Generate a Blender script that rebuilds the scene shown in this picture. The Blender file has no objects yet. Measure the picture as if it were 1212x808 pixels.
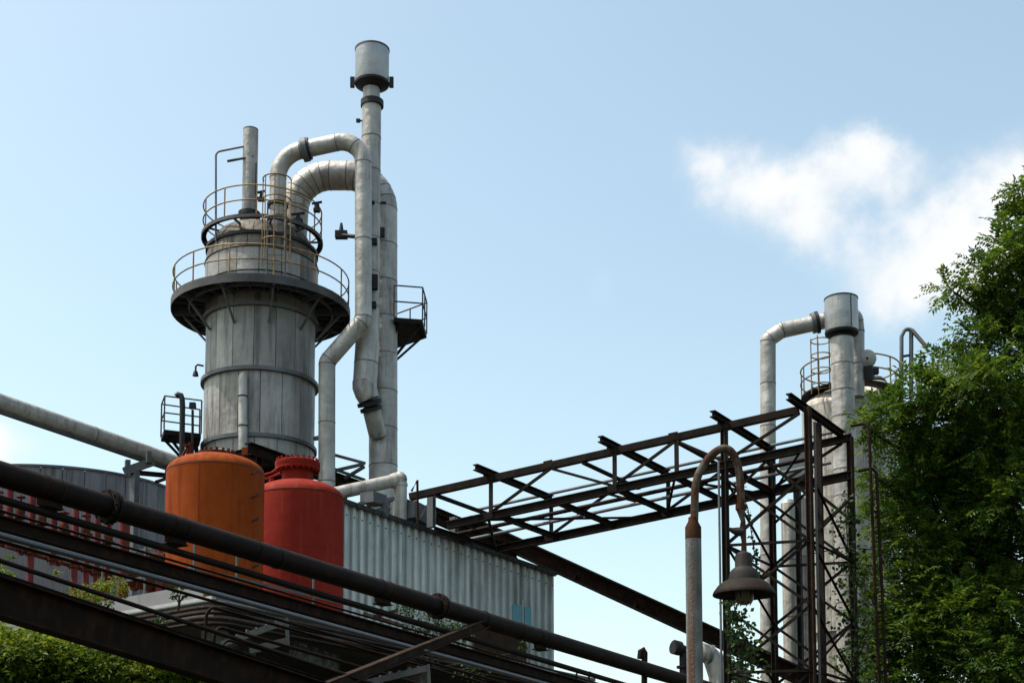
import bpy, math, random
from mathutils import Vector, Matrix, noise as mnoise

random.seed(7)
SC = bpy.context.scene
COL = SC.collection
PI = math.pi
R = math.radians

# ------------------------------------------------------------------ camera
F, CX, HY, PY = 1750.0, 606.0, 1020.0, 850.0     # focal length, centre, horizon and principal row, photo pixels
EYE = Vector((0, 0, 1.6))
PITCH = math.atan((HY - PY) / F)
cam_d = bpy.data.cameras.new('camera')
cam = bpy.data.objects.new('camera', cam_d)
COL.objects.link(cam)
cam.location = EYE
cam.rotation_euler = (PI / 2 + PITCH, 0, 0)
cam_d.sensor_width = 36
cam_d.sensor_fit = 'HORIZONTAL'
cam_d.lens = 36 * F / 1212
cam_d.shift_y = (PY - 404) / 1212
cam_d.clip_start = 0.1
cam_d.clip_end = 6000
SC.camera = cam

# ------------------------------------------------------------------ view
SC.view_settings.view_transform = 'Standard'
SC.view_settings.look = 'None'
SC.view_settings.gamma = 1
SC.view_settings.use_curve_mapping = False
SC.view_settings.exposure = 0.92

# ------------------------------------------------------------------ sun and sky
SUN_EL, SUN_AZ = 64.0, -92.0          # azimuth clockwise from +Y (away from the camera); negative is to the left
el, az = R(SUN_EL), R(SUN_AZ)
to_sun = Vector((math.sin(az) * math.cos(el), math.cos(az) * math.cos(el), math.sin(el)))
sun_d = bpy.data.lights.new('sun', 'SUN')
sun_d.energy = 2.9
sun_d.angle = R(0.53)
sun_d.color = (1.0, 0.94, 0.86)
sun = bpy.data.objects.new('sun', sun_d)
COL.objects.link(sun)
sun.rotation_euler = (-to_sun).to_track_quat('-Z', 'Y').to_euler()
sun.location = (-30, -10, 60)


def P(px, py, d):
    """world point seen at photo pixel (px, py) at distance d along +Y"""
    xc, yc = (px - CX) / F, -(py - PY) / F
    c, s = math.cos(PITCH), math.sin(PITCH)
    v = Vector((xc, c - yc * s, s + yc * c))
    return EYE + v * (d / v.y)


def XY(px, py, d):
    p = P(px, py, d)
    return p.x, p.y


def ZZ(py, d):
    return P(CX, py, d).z


world = bpy.data.worlds.new('World')
SC.world = world
world.use_nodes = True
wn, wl = world.node_tree.nodes, world.node_tree.links
wn.clear()


def wmath(op, a, b=None, c=None, clamp=False):
    n = wn.new('ShaderNodeMath')
    n.operation = op
    n.use_clamp = clamp
    for i, v in enumerate((a, b, c)):
        if v is None:
            continue
        if isinstance(v, (int, float)):
            n.inputs[i].default_value = v
        else:
            wl.new(v, n.inputs[i])
    return n.outputs[0]


def wdot(v, k):
    n = wn.new('ShaderNodeVectorMath')
    n.operation = 'DOT_PRODUCT'
    wl.new(v, n.inputs[0])
    n.inputs[1].default_value = k
    return n.outputs['Value']


sky = wn.new('ShaderNodeTexSky')
sky.sky_type = 'NISHITA'
sky.sun_disc = False
sky.sun_elevation = el
sky.sun_rotation = az
sky.altitude = 0
sky.air_density = 1.0
sky.dust_density = 2.5
sky.ozone_density = 1.0
tc = wn.new('ShaderNodeTexCoord')
D0 = tc.outputs['Generated']
nz = wn.new('ShaderNodeTexNoise')
nz.inputs['Scale'].default_value = 13.0
nz.inputs['Detail'].default_value = 7
nz.inputs['Roughness'].default_value = 0.60
wl.new(D0, nz.inputs['Vector'])
sub = wn.new('ShaderNodeVectorMath')
sub.operation = 'SUBTRACT'
wl.new(nz.outputs['Color'], sub.inputs[0])
sub.inputs[1].default_value = (0.5, 0.5, 0.5)
scl = wn.new('ShaderNodeVectorMath')
scl.operation = 'SCALE'
wl.new(sub.outputs[0], scl.inputs[0])
scl.inputs['Scale'].default_value = 0.075
add = wn.new('ShaderNodeVectorMath')
add.operation = 'ADD'
wl.new(D0, add.inputs[0])
wl.new(scl.outputs[0], add.inputs[1])
DW = add.outputs[0]
# thin fair-weather clouds, each a soft patch of sky around its own direction
CLOUDS = [  # photo pixel, half extents in pixels, thickness
    (835, 200, 34, 30, .75), (858, 235, 40, 34, .62), (915, 255, 50, 34, .48), (950, 215, 42, 30, .42), (1010, 190, 48, 34, .70), (1045, 170, 26, 22, .45),
    (1065, 215, 60, 42, .70), (1000, 262, 60, 32, .50), (940, 290, 60, 26, .36),
    (1125, 285, 76, 50, 1.25), (1195, 255, 70, 55, 1.1), (1060, 305, 66, 38, .7), (1090, 345, 95, 32, .7), (905, 225, 60, 34, .5), (985, 235, 70, 40, .4), (1280, 250, 90, 70, .9),
    (752, 190, 60, 40, .22), (718, 338, 26, 34, .24), (-22, 520, 44, 44, 1.0), (-90, 540, 80, 50, .9),
    (1180, 105, 60, 40, .12),
    (-700, 420, 190, 70, .8), (1900, 300, 220, 90, .8), (300, -500, 200, 120, .6), (1500, -400, 260, 120, .6)]
acc = None
for px, py, rx, ry, k in CLOUDS:
    c = (P(px, py, 100) - EYE).normalized()
    u = Vector((0, 0, 1)).cross(c) * -1
    u.normalize()
    v = c.cross(u) * -1
    sc_ = (P(px, py, 100) - EYE).length / 100 * F
    ru, rv = rx / sc_, ry / sc_
    a = wdot(DW, u / ru)
    b = wdot(DW, v / rv)
    e = wmath('ADD', wmath('MULTIPLY', a, a), wmath('MULTIPLY', b, b))
    front = wmath('GREATER_THAN', wdot(D0, c), 0.3)
    w = wmath('MULTIPLY', wmath('EXPONENT', wmath('MULTIPLY', e, -0.85)), wmath('MULTIPLY', front, k))
    acc = w if acc is None else wmath('ADD', acc, w)
nz2 = wn.new('ShaderNodeTexNoise')
nz2.inputs['Scale'].default_value = 20
nz2.inputs['Detail'].default_value = 8
nz2.inputs['Roughness'].default_value = 0.56
wl.new(D0, nz2.inputs['Vector'])
tex = wmath('MULTIPLY_ADD', nz2.outputs['Fac'], 2.6, -0.45)
cm = wmath('MULTIPLY', acc, tex)
mr = wn.new('ShaderNodeMapRange')
mr.interpolation_type = 'SMOOTHSTEP'
mr.inputs['From Min'].default_value = 0.06
mr.inputs['From Max'].default_value = 1.4
wl.new(cm, mr.inputs['Value'])
mix = wn.new('ShaderNodeMix')
mix.data_type = 'RGBA'
wl.new(mr.outputs[0], mix.inputs['Factor'])
tint = wn.new('ShaderNodeMix')
tint.data_type = 'RGBA'
tint.blend_type = 'MULTIPLY'
tint.inputs['Factor'].default_value = 1.0
tint.inputs['B'].default_value = (1.08, 1.05, 0.84, 1)
wl.new(sky.outputs[0], tint.inputs['A'])
wl.new(tint.outputs['Result'], mix.inputs['A'])
mix.inputs['B'].default_value = (3.5, 3.55, 3.6, 1)
bg = wn.new('ShaderNodeBackground')
bg.inputs['Strength'].default_value = 0.15
wl.new(mix.outputs['Result'], bg.inputs['Color'])
wo = wn.new('ShaderNodeOutputWorld')
wl.new(bg.outputs[0], wo.inputs['Surface'])


# ------------------------------------------------------------------ materials
def new_mat(name):
    m = bpy.data.materials.new(name)
    m.use_nodes = True
    nt = m.node_tree
    b = nt.nodes['Principled BSDF']
    return m, nt, b


def col4(c):
    return (c[0], c[1], c[2], 1)


def surf(name, base, second, stain=None, rough=.6, metal=0.0, scale=1.5, mixlo=.35, mixhi=.7, streak=0.0,
         stain_lo=.52, stain_hi=.72, bump=.15, bump_scale=30, per_obj=.12, spec=.3, dent=0.0, sx=3.2):
    """weathered surface: two tones by noise, vertical streaks of stain, fine relief, a little variation per piece"""
    m, nt, b = new_mat(name)
    N, L = nt.nodes, nt.links
    geo = N.new('ShaderNodeNewGeometry')
    info = N.new('ShaderNodeObjectInfo')
    off = N.new('ShaderNodeVectorMath'); off.operation = 'MULTIPLY_ADD'
    comb = N.new('ShaderNodeCombineXYZ')
    for i in range(3):
        L.new(info.outputs['Random'], comb.inputs[i])
    L.new(comb.outputs[0], off.inputs[0]); off.inputs[1].default_value = (7, 5, 3)
    L.new(geo.outputs['Position'], off.inputs[2])
    n1 = N.new('ShaderNodeTexNoise'); n1.inputs['Scale'].default_value = scale
    n1.inputs['Detail'].default_value = 6; n1.inputs['Roughness'].default_value = .65
    L.new(off.outputs[0], n1.inputs['Vector'])
    r1 = N.new('ShaderNodeMapRange'); r1.inputs['From Min'].default_value = mixlo; r1.inputs['From Max'].default_value = mixhi
    L.new(n1.outputs['Fac'], r1.inputs['Value'])
    mx = N.new('ShaderNodeMix'); mx.data_type = 'RGBA'
    mx.inputs['A'].default_value = col4(base); mx.inputs['B'].default_value = col4(second)
    L.new(r1.outputs[0], mx.inputs['Factor'])
    out = mx.outputs['Result']
    if stain is not None:
        mp = N.new('ShaderNodeMapping'); mp.inputs['Scale'].default_value = (sx, sx, .22 if streak else 2.0)
        L.new(off.outputs[0], mp.inputs['Vector'])
        n2 = N.new('ShaderNodeTexNoise'); n2.inputs['Scale'].default_value = 1.6 if streak else 2.2
        n2.inputs['Detail'].default_value = 7; n2.inputs['Roughness'].default_value = .6
        L.new(mp.outputs[0], n2.inputs['Vector'])
        r2 = N.new('ShaderNodeMapRange'); r2.inputs['From Min'].default_value = stain_lo; r2.inputs['From Max'].default_value = stain_hi
        L.new(n2.outputs['Fac'], r2.inputs['Value'])
        mx2 = N.new('ShaderNodeMix'); mx2.data_type = 'RGBA'
        L.new(r2.outputs[0], mx2.inputs['Factor']); L.new(out, mx2.inputs['A']); mx2.inputs['B'].default_value = col4(stain)
        out = mx2.outputs['Result']
    if per_obj:
        hv = N.new('ShaderNodeHueSaturation')
        mr_ = N.new('ShaderNodeMapRange'); mr_.inputs['To Min'].default_value = 1 - per_obj; mr_.inputs['To Max'].default_value = 1 + per_obj
        L.new(info.outputs['Random'], mr_.inputs['Value']); L.new(mr_.outputs[0], hv.inputs['Value'])
        L.new(out, hv.inputs['Color']); out = hv.outputs['Color']
    L.new(out, b.inputs['Base Color'])
    b.inputs['Metallic'].default_value = metal
    b.inputs['Specular IOR Level'].default_value = spec
    rr = N.new('ShaderNodeMapRange'); rr.inputs['To Min'].default_value = max(.05, rough - .12); rr.inputs['To Max'].default_value = min(1, rough + .15)
    L.new(n1.outputs['Fac'], rr.inputs['Value']); L.new(rr.outputs[0], b.inputs['Roughness'])
    if bump:
        n3 = N.new('ShaderNodeTexNoise'); n3.inputs['Scale'].default_value = bump_scale; n3.inputs['Detail'].default_value = 5
        L.new(off.outputs[0], n3.inputs['Vector'])
        bp = N.new('ShaderNodeBump'); bp.inputs['Strength'].default_value = bump; bp.inputs['Distance'].default_value = .02
        L.new(n3.outputs['Fac'], bp.inputs['Height'])
        if dent:
            n4 = N.new('ShaderNodeTexNoise'); n4.inputs['Scale'].default_value = 2.2; n4.inputs['Detail'].default_value = 2
            L.new(off.outputs[0], n4.inputs['Vector'])
            b2 = N.new('ShaderNodeBump'); b2.inputs['Strength'].default_value = 1.0; b2.inputs['Distance'].default_value = dent
            L.new(n4.outputs['Fac'], b2.inputs['Height']); L.new(b2.outputs[0], bp.inputs['Normal'])
        L.new(bp.outputs[0], b.inputs['Normal'])
    return m


def leaf_mat(name, dark, mid, light, trans=.35):
    m, nt, b = new_mat(name)
    N, L = nt.nodes, nt.links
    geo = N.new('ShaderNodeNewGeometry')
    rp = N.new('ShaderNodeValToRGB')
    rp.color_ramp.elements[0].color = col4(dark)
    rp.color_ramp.elements[1].color = col4(light)
    e = rp.color_ramp.elements.new(.6); e.color = col4(mid)
    n1 = N.new('ShaderNodeTexNoise'); n1.inputs['Scale'].default_value = 1.3; n1.inputs['Detail'].default_value = 2
    L.new(geo.outputs['Position'], n1.inputs['Vector'])
    ad = N.new('ShaderNodeMath'); ad.operation = 'MULTIPLY_ADD'; ad.inputs[1].default_value = .55
    L.new(geo.outputs['Random Per Island'], ad.inputs[0])
    s2 = N.new('ShaderNodeMath'); s2.operation = 'MULTIPLY_ADD'; s2.inputs[1].default_value = 1.1; s2.inputs[2].default_value = -.3
    L.new(n1.outputs['Fac'], s2.inputs[0]); L.new(s2.outputs[0], ad.inputs[2])
    L.new(ad.outputs[0], rp.inputs['Fac'])
    L.new(rp.outputs[0], b.inputs['Base Color'])
    b.inputs['Roughness'].default_value = .55
    b.inputs['Specular IOR Level'].default_value = .18
    tr = N.new('ShaderNodeBsdfTranslucent')
    hv = N.new('ShaderNodeHueSaturation'); hv.inputs['Value'].default_value = 1.5; hv.inputs['Hue'].default_value = .485
    L.new(rp.outputs[0], hv.inputs['Color']); L.new(hv.outputs[0], tr.inputs['Color'])
    ms = N.new('ShaderNodeMixShader'); ms.inputs[0].default_value = trans
    L.new(b.outputs[0], ms.inputs[1]); L.new(tr.outputs[0], ms.inputs[2])
    L.new(ms.outputs[0], nt.nodes['Material Output'].inputs['Surface'])
    return m


MT = {}
MT['clad'] = surf('stained aluminium cladding', (0.3096, 0.301, 0.2838), (0.1978, 0.1909, 0.1806), (0.0387, 0.0292, 0.0198), rough=.5, metal=.25, streak=1, stain_lo=.50, stain_hi=.80, scale=.7, per_obj=.24, dent=.05, sx=2.2)
MT['clad_dirty'] = surf('dirty brown cladding', (.16, .145, .125), (.075, .065, .055), (.022, .016, .011), rough=.65, metal=.15, streak=1, stain_lo=.42, stain_hi=.66, scale=1.6, per_obj=.2, dent=.05)
MT['clad_pipe'] = surf('weathered pipe cladding', (0.42, 0.402, 0.378), (0.264, 0.2544, 0.24), (0.12, 0.1056, 0.0864), rough=.5, metal=.3, scale=1.6, streak=1, stain_lo=.52, stain_hi=.8, per_obj=.10, dent=.06)
MT['seam_soft'] = surf('lapped cladding joint', (.15, .143, .133), (.09, .085, .08), rough=.6, metal=.2)
MT['zinc'] = surf('bright zinc sheet', (0.3707, 0.3707, 0.3778), (0.2851, 0.2851, 0.2922), (0.1782, 0.1639, 0.1497), rough=.38, metal=.55, scale=1.0, streak=1, stain_lo=.6, stain_hi=.85, per_obj=.04, bump=.06, dent=.03)
MT['steel_mid'] = surf('weathered walkway steel', (0.0935, 0.0935, 0.0986), (0.0544, 0.0544, 0.0578), (0.0765, 0.051, 0.034), rough=.65, metal=.2)
MT['darkband'] = surf('dark joint band', (0.027, 0.027, 0.03), (0.015, 0.015, 0.0168), rough=.6, metal=.3)
MT['seam'] = surf('dirty seam', (0.05, 0.0425, 0.035), (0.025, 0.0225, 0.02), rough=.8)
MT['steel_dark'] = surf('dark painted steel', (0.0123, 0.0119, 0.0126), (0.007, 0.0066, 0.007), (0.0175, 0.0098, 0.0063), rough=.6, metal=.2, spec=.12)
MT['steel_grey'] = surf('grey painted steel', (0.1232, 0.1348, 0.1463), (0.077, 0.0847, 0.0924), (0.0924, 0.0616, 0.0385), rough=.55, metal=.2, stain_lo=.6, stain_hi=.75)
MT['rust_beam'] = surf('rusted dark beam steel', (0.0155, 0.0077, 0.0048), (0.0059, 0.0036, 0.0026), (0.0327, 0.0131, 0.0054), rough=.8, scale=3, stain_lo=.5, stain_hi=.72, spec=.12)
MT['rust_truss'] = surf('rusted truss steel', (0.0179, 0.0128, 0.0101), (0.0078, 0.0065, 0.0056), (0.0356, 0.0179, 0.0092), rough=.8, scale=3, stain_lo=.52, stain_hi=.75, spec=.12)
MT['rust_leg'] = surf('flaking rusty paint', (0.0365, 0.0193, 0.012), (0.015, 0.0108, 0.0086), (0.0601, 0.0515, 0.043), rough=.85, scale=5, stain_lo=.6, stain_hi=.7, spec=.12)
MT['rust_pipe'] = surf('rusted pipe', (0.0092, 0.0038, 0.0027), (0.0034, 0.0019, 0.0015), (0.0211, 0.0069, 0.003), rough=.7, scale=2.5, stain_lo=.5, stain_hi=.75, spec=.15)
MT['ochre'] = surf('worn ochre rail paint', (.27, .17, .055), (.17, .105, .04), (.07, .045, .03), rough=.6, scale=4)
MT['rail_dark'] = surf('worn purple grey rail paint', (0.06, 0.051, 0.051), (0.036, 0.03, 0.03), (0.042, 0.024, 0.015), rough=.6, scale=4)
MT['orange'] = surf('orange rust primer', (0.2427, 0.0485, 0.0067), (0.1925, 0.0335, 0.005), (0.1256, 0.0218, 0.005), rough=.8, scale=2.2, streak=1, stain_lo=.50, stain_hi=.72, bump=.1, per_obj=.03, spec=.08, dent=.015)
MT['orange_dark'] = surf('dark orange primer', (0.12, 0.024, 0.008), (0.08, 0.016, 0.006), rough=.65, scale=3)
MT['red'] = surf('faded red tank paint', (.215, .020, .011), (.165, .013, .008), (.30, .075, .045), rough=.75, scale=1.0, streak=1, stain_lo=.56, stain_hi=.9, bump=.1, per_obj=.03, spec=.08, dent=.015)
MT['red_pipe'] = surf('dull red pipe paint', (0.1646, 0.0274, 0.0274), (0.1098, 0.016, 0.016), (0.0549, 0.0182, 0.0114), rough=.6, scale=4, stain_lo=.55, stain_hi=.75, spec=.12)
MT['red_rust'] = surf('rusty red valve', (0.081, 0.0162, 0.0097), (0.0324, 0.0108, 0.0076), (0.162, 0.054, 0.0162), rough=.8, scale=6, spec=.12)
MT['corr'] = surf('weathered corrugated sheet', (0.4945, 0.5381, 0.5381), (0.3345, 0.3782, 0.3709), (0.1455, 0.1238, 0.0874), rough=.5, metal=.25, streak=1, stain_lo=.54, stain_hi=.78, scale=.7, per_obj=.13, bump=.05, dent=.04)
MT['corr_light'] = surf('pale grey sheet', (0.2246, 0.2246, 0.23), (0.1711, 0.1711, 0.1765), (0.0962, 0.0802, 0.0642), rough=.6, metal=.1, streak=1, stain_lo=.6, stain_hi=.85, per_obj=.05, bump=.05)
MT['tank_dark'] = surf('dark stained tank plate', (0.2025, 0.21, 0.225), (0.135, 0.1395, 0.15), (0.0675, 0.0645, 0.0645), rough=.7, metal=.1, streak=1, stain_lo=.48, stain_hi=.7, per_obj=.12, scale=1)
MT['window'] = surf('teal window panel', (0.1056, 0.3168, 0.384), (0.0768, 0.24, 0.2976), (0.192, 0.288, 0.288), rough=.25, scale=2, per_obj=.08, bump=.02)
MT['trim_dark'] = surf('dark roof flashing', (0.03, 0.0348, 0.036), (0.018, 0.0204, 0.021), rough=.55, metal=.3)
MT['galv'] = surf('galvanised steel', (0.0951, 0.0973, 0.0951), (0.0634, 0.0656, 0.0634), (0.0362, 0.0272, 0.0204), rough=.5, metal=.3, scale=4, stain_lo=.62, stain_hi=.75)
MT['pale'] = surf('pale painted steel', (0.3465, 0.3591, 0.3654), (0.2646, 0.2772, 0.2835), (0.126, 0.0882, 0.0567), rough=.5, scale=3, stain_lo=.65, stain_hi=.8)
MT['steel_pipe'] = surf('shiny steel pipe', (0.0911, 0.097, 0.1109), (0.0713, 0.0772, 0.0911), (0.0317, 0.0257, 0.0218), rough=.28, metal=.45, scale=3, stain_lo=.68, stain_hi=.88, spec=.5)
MT['concrete'] = surf('grey concrete', (0.147, 0.1421, 0.1372), (0.1029, 0.1004, 0.098), (0.0588, 0.0539, 0.049), rough=.9, scale=1.5, bump=.3)
MT['vessel'] = surf('pale vessel cladding', (.47, .445, .40), (.33, .312, .285), (.12, .10, .08), rough=.5, metal=.15, scale=1.4, streak=1, stain_lo=.46, stain_hi=.72, per_obj=.16, dent=.05)
MT['lamp_pole'] = surf('worn grey green pole paint', (.15, .165, .165), (.085, .092, .09), (.075, .035, .018), rough=.65, scale=6, mixlo=.38, mixhi=.62, streak=1, sx=9, stain_lo=.46, stain_hi=.60, bump=.3, bump_scale=60, spec=.2)
MT['lamp_rust'] = surf('orange brown rust', (0.0509, 0.0187, 0.008), (0.0268, 0.0121, 0.0067), (0.059, 0.0562, 0.0455), rough=.85, scale=14, stain_lo=.55, stain_hi=.66, bump=.3, bump_scale=90, spec=.12)
MT['lamp_neck'] = surf('peeling neck paint over rust', (.10, .095, .075), (.055, .026, .015), (.035, .018, .011), rough=.85, scale=5, mixlo=.40, mixhi=.54, stain_lo=.52, stain_hi=.66, bump=.3, bump_scale=90, spec=.12)
MT['lamp_shade'] = surf('tarnished lamp shade', (0.0108, 0.0079, 0.0065), (0.0065, 0.0047, 0.004), (0.018, 0.0086, 0.0043), rough=.7, scale=12, bump=.2, bump_scale=70, spec=.15)
MT['rubble'] = surf('dirty mottled concrete', (.11, .105, .095), (.03, .028, .024), (.015, .02, .008), rough=.95, scale=5, mixlo=.4, mixhi=.6, stain_lo=.5, stain_hi=.6, bump=.6, bump_scale=20)
MT['lamp_cap'] = surf('dusty lamp housing', (0.0136, 0.012, 0.0103), (0.0088, 0.0076, 0.0064), (0.012, 0.0056, 0.0024), rough=.75, scale=14)
MT['bark'] = surf('bark', (0.036, 0.027, 0.021), (0.018, 0.0144, 0.012), rough=.9, scale=6, bump=.6, bump_scale=25)
MT['soil'] = surf('ground soil and weeds', (0.035, 0.03, 0.02), (0.02, 0.025, 0.01), (0.045, 0.0425, 0.035), rough=.95, scale=.4, bump=.5, bump_scale=6)
MT['leaf_tree'] = leaf_mat('tree leaf', (.010, .032, .005), (.046, .10, .009), (.15, .215, .018), .42)
MT['leaf_hedge'] = leaf_mat('hedge leaf', (.018, .044, .004), (.07, .115, .008), (.21, .25, .018), .38)
MT['leaf_ivy'] = leaf_mat('ivy leaf', (.006, .018, .006), (.016, .04, .01), (.05, .085, .012), .25)
g, nt_, b_ = new_mat('dusty lamp glass')
b_.inputs['Base Color'].default_value = (.05, .042, .03, 1)
b_.inputs['Roughness'].default_value = .25
b_.inputs['Transmission Weight'].default_value = 0.0
MT['glass'] = g


# ------------------------------------------------------------------ mesh helpers
class MB:
    def __init__(s):
        s.v, s.f = [], []

    def _add(s, vs, fs):
        o = len(s.v)
        s.v += [tuple(x) for x in vs]
        s.f += [tuple(i + o for i in f) for f in fs]

    def bar(s, a, b, w, h=None, up=None):
        a, b = Vector(a), Vector(b)
        h = w if h is None else h
        t = (b - a).normalized()
        up = Vector(up) if up is not None else (Vector((0, 0, 1)) if abs(t.z) < .95 else Vector((.53, .85, 0)))
        x = t.cross(up).normalized()
        y = x.cross(t).normalized()
        vs = [p + x * (sx * w / 2) + y * (sy * h / 2) for p in (a, b) for sx, sy in ((-1, -1), (1, -1), (1, 1), (-1, 1))]
        s._add(vs, [(0, 1, 2, 3), (7, 6, 5, 4), (0, 4, 5, 1), (1, 5, 6, 2), (2, 6, 7, 3), (3, 7, 4, 0)])
        return s

    def ibeam(s, a, b, w, h, t=.02, up=None):
        a, b = Vector(a), Vector(b)
        tt = (b - a).normalized()
        upv = Vector(up) if up is not None else (Vector((0, 0, 1)) if abs(tt.z) < .95 else Vector((.53, .85, 0)))
        x = tt.cross(upv).normalized()
        y = x.cross(tt).normalized()
        s.bar(a + y * (h / 2 - t / 2), b + y * (h / 2 - t / 2), w, t, y)
        s.bar(a - y * (h / 2 - t / 2), b - y * (h / 2 - t / 2), w, t, y)
        s.bar(a, b, t, h - 2 * t, y)
        return s

    def angle(s, a, b, w, t=.014, up=None, flip=1):
        """L section"""
        a, b = Vector(a), Vector(b)
        tt = (b - a).normalized()
        upv = Vector(up) if up is not None else (Vector((0, 0, 1)) if abs(tt.z) < .95 else Vector((.53, .85, 0)))
        x = tt.cross(upv).normalized() * flip
        y = x.cross(tt).normalized() * flip
        s.bar(a + x * (t / 2), b + x * (t / 2), t, w, y)
        s.bar(a + x * (w / 2 + t / 2) - y * (w / 2 - t / 2), b + x * (w / 2 + t / 2) - y * (w / 2 - t / 2), w - t, t, y)
        return s

    def box(s, c, size, rz=0):
        c = Vector(c)
        hx, hy, hz = size[0] / 2, size[1] / 2, size[2] / 2
        m = Matrix.Rotation(rz, 3, 'Z')
        vs = [c + m @ Vector((x * hx, y * hy, z * hz)) for z in (-1, 1) for x, y in ((-1, -1), (1, -1), (1, 1), (-1, 1))]
        s._add(vs, [(3, 2, 1, 0), (4, 5, 6, 7), (0, 1, 5, 4), (1, 2, 6, 5), (2, 3, 7, 6), (3, 0, 4, 7)])
        return s

    def tube(s, pts, r, n=12, caps=True, closed=False):
        pts = [Vector(p) for p in pts]
        k = len(pts)
        rs = r if isinstance(r, (list, tuple)) else [r] * k
        ts = []
        for i in range(k):
            if closed:
                t = pts[(i + 1) % k] - pts[i - 1]
            else:
                t = pts[min(i + 1, k - 1)] - pts[max(i - 1, 0)]
            ts.append(t.normalized())
        ref = Vector((0, 0, 1)) if abs(ts[0].z) < .9 else Vector((1, 0, 0))
        x = ts[0].cross(ref).normalized()
        vs = []
        for i in range(k):
            x = (x - ts[i] * x.dot(ts[i])).normalized()
            y = ts[i].cross(x)
            for j in range(n):
                a = 2 * PI * j / n
                vs.append(pts[i] + (x * math.cos(a) + y * math.sin(a)) * rs[i])
        fs = []
        for i in range(k if closed else k - 1):
            i2 = (i + 1) % k
            for j in range(n):
                j2 = (j + 1) % n
                fs.append((i * n + j, i * n + j2, i2 * n + j2, i2 * n + j))
        if caps and not closed:
            fs.append(tuple(range(n - 1, -1, -1)))
            fs.append(tuple((k - 1) * n + j for j in range(n)))
        s._add(vs, fs)
        return s

    def lathe(s, c, prof, n=32, a0=0, a1=None, close=False):
        """profile of (radius, z) round a vertical axis at c=(x,y); z is absolute"""
        full = a1 is None
        a1 = a0 + 2 * PI if full else a1
        m = n if full else n + 1
        vs, fs = [], []
        for i in range(m):
            a = a0 + (a1 - a0) * i / n
            for r_, z_ in prof:
                vs.append((c[0] + r_ * math.cos(a), c[1] + r_ * math.sin(a), z_))
        k = len(prof)
        for i in range(n):
            i2 = (i + 1) % m
            for j in range(k if close else k - 1):
                j2 = (j + 1) % k
                fs.append((i * k + j, i2 * k + j, i2 * k + j2, i * k + j2))
        if close and not full:
            fs.append(tuple(range(k)))
            fs.append(tuple((m - 1) * k + j for j in range(k - 1, -1, -1)))
        s._add(vs, fs)
        return s

    def arcrail(s, c, rad, z, r, a0=0, a1=2 * PI, n=40, sides=6):
        closed = abs(a1 - a0 - 2 * PI) < 1e-6
        k = n if closed else n + 1
        pts = [(c[0] + rad * math.cos(a0 + (a1 - a0) * i / n), c[1] + rad * math.sin(a0 + (a1 - a0) * i / n), z) for i in range(k)]
        return s.tube(pts, r, sides, closed=closed)

    def leaf(s, p, d, nrm, ln, wd):
        d = d.normalized()
        x = d.cross(nrm)
        if x.length < 1e-4:
            return
        x.normalize()
        n2 = x.cross(d)
        m = p + d * (ln * .45)
        s._add([p, m - x * (wd / 2) + n2 * (wd * .12), p + d * ln - n2 * (ln * .12), m + x * (wd / 2) + n2 * (wd * .12)], [(0, 1, 2), (0, 2, 3)])

    def build(s, name, mat, parent=None, origin=None, smooth=35):
        if origin is None:
            xs, ys, zs = zip(*s.v)
            origin = Vector(((min(xs) + max(xs)) / 2, (min(ys) + max(ys)) / 2, min(zs)))
        origin = Vector(origin)
        me = bpy.data.meshes.new(name)
        me.from_pydata([(x - origin.x, y - origin.y, z - origin.z) for x, y, z in s.v], [], s.f)
        me.materials.append(MT[mat] if isinstance(mat, str) else mat)
        if smooth:
            me.polygons.foreach_set('use_smooth', [True] * len(me.polygons))
            me.set_sharp_from_angle(angle=R(smooth))
        me.update()
        return link(name, me, origin, parent)


WORLD_LOC = {}


def link(name, me, loc, parent=None, rz=0):
    o = bpy.data.objects.new(name, me)
    COL.objects.link(o)
    loc = Vector(loc)
    WORLD_LOC[o] = loc
    if parent is not None:
        o.parent = parent
        o.location = loc - WORLD_LOC[parent]
    else:
        o.location = loc
    o.rotation_euler = (0, 0, rz)
    return o


def thing(name, label, cat, loc, group=None):
    o = link(name, None, loc)
    return tag(o, label, cat, group)


def tag(o, label, cat, group=None):
    o['label'] = label
    o['category'] = cat
    o['kind'] = 'thing'
    if group:
        o['group'] = group
    return o


def structure(o):
    o['kind'] = 'structure'
    return o


def fillet(pts, rad, step=.28):
    """polyline with rounded corners; returns points and the arc-length spans that lie on bends"""
    pts = [Vector(p) for p in pts]
    out = [pts[0]]
    bends = []
    for i in range(1, len(pts) - 1):
        r_ = rad[i - 1] if isinstance(rad, (list, tuple)) else rad
        a, b, c = pts[i - 1], pts[i], pts[i + 1]
        u, v = (a - b).normalized(), (c - b).normalized()
        ang = u.angle(v)
        t = r_ / math.tan(ang / 2)
        t = min(t, (a - b).length * .49 if i > 1 else (a - b).length * .95, (c - b).length * .49 if i < len(pts) - 2 else (c - b).length * .95)
        r_ = t * math.tan(ang / 2)
        p0, p1 = b + u * t, b + v * t
        cen = b + (u + v).normalized() * (r_ / math.sin(ang / 2))
        sweep = PI - ang
        k = max(4, int(r_ * sweep / step * 2))
        e0 = p0 - cen
        ax = e0.cross(p1 - cen).normalized()
        seg = [cen + Matrix.Rotation(sweep * q / k, 3, ax) @ e0 for q in range(k + 1)]
        out += seg
        bends.append((p0, p1))
    out.append(pts[-1])
    return out, bends


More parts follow.
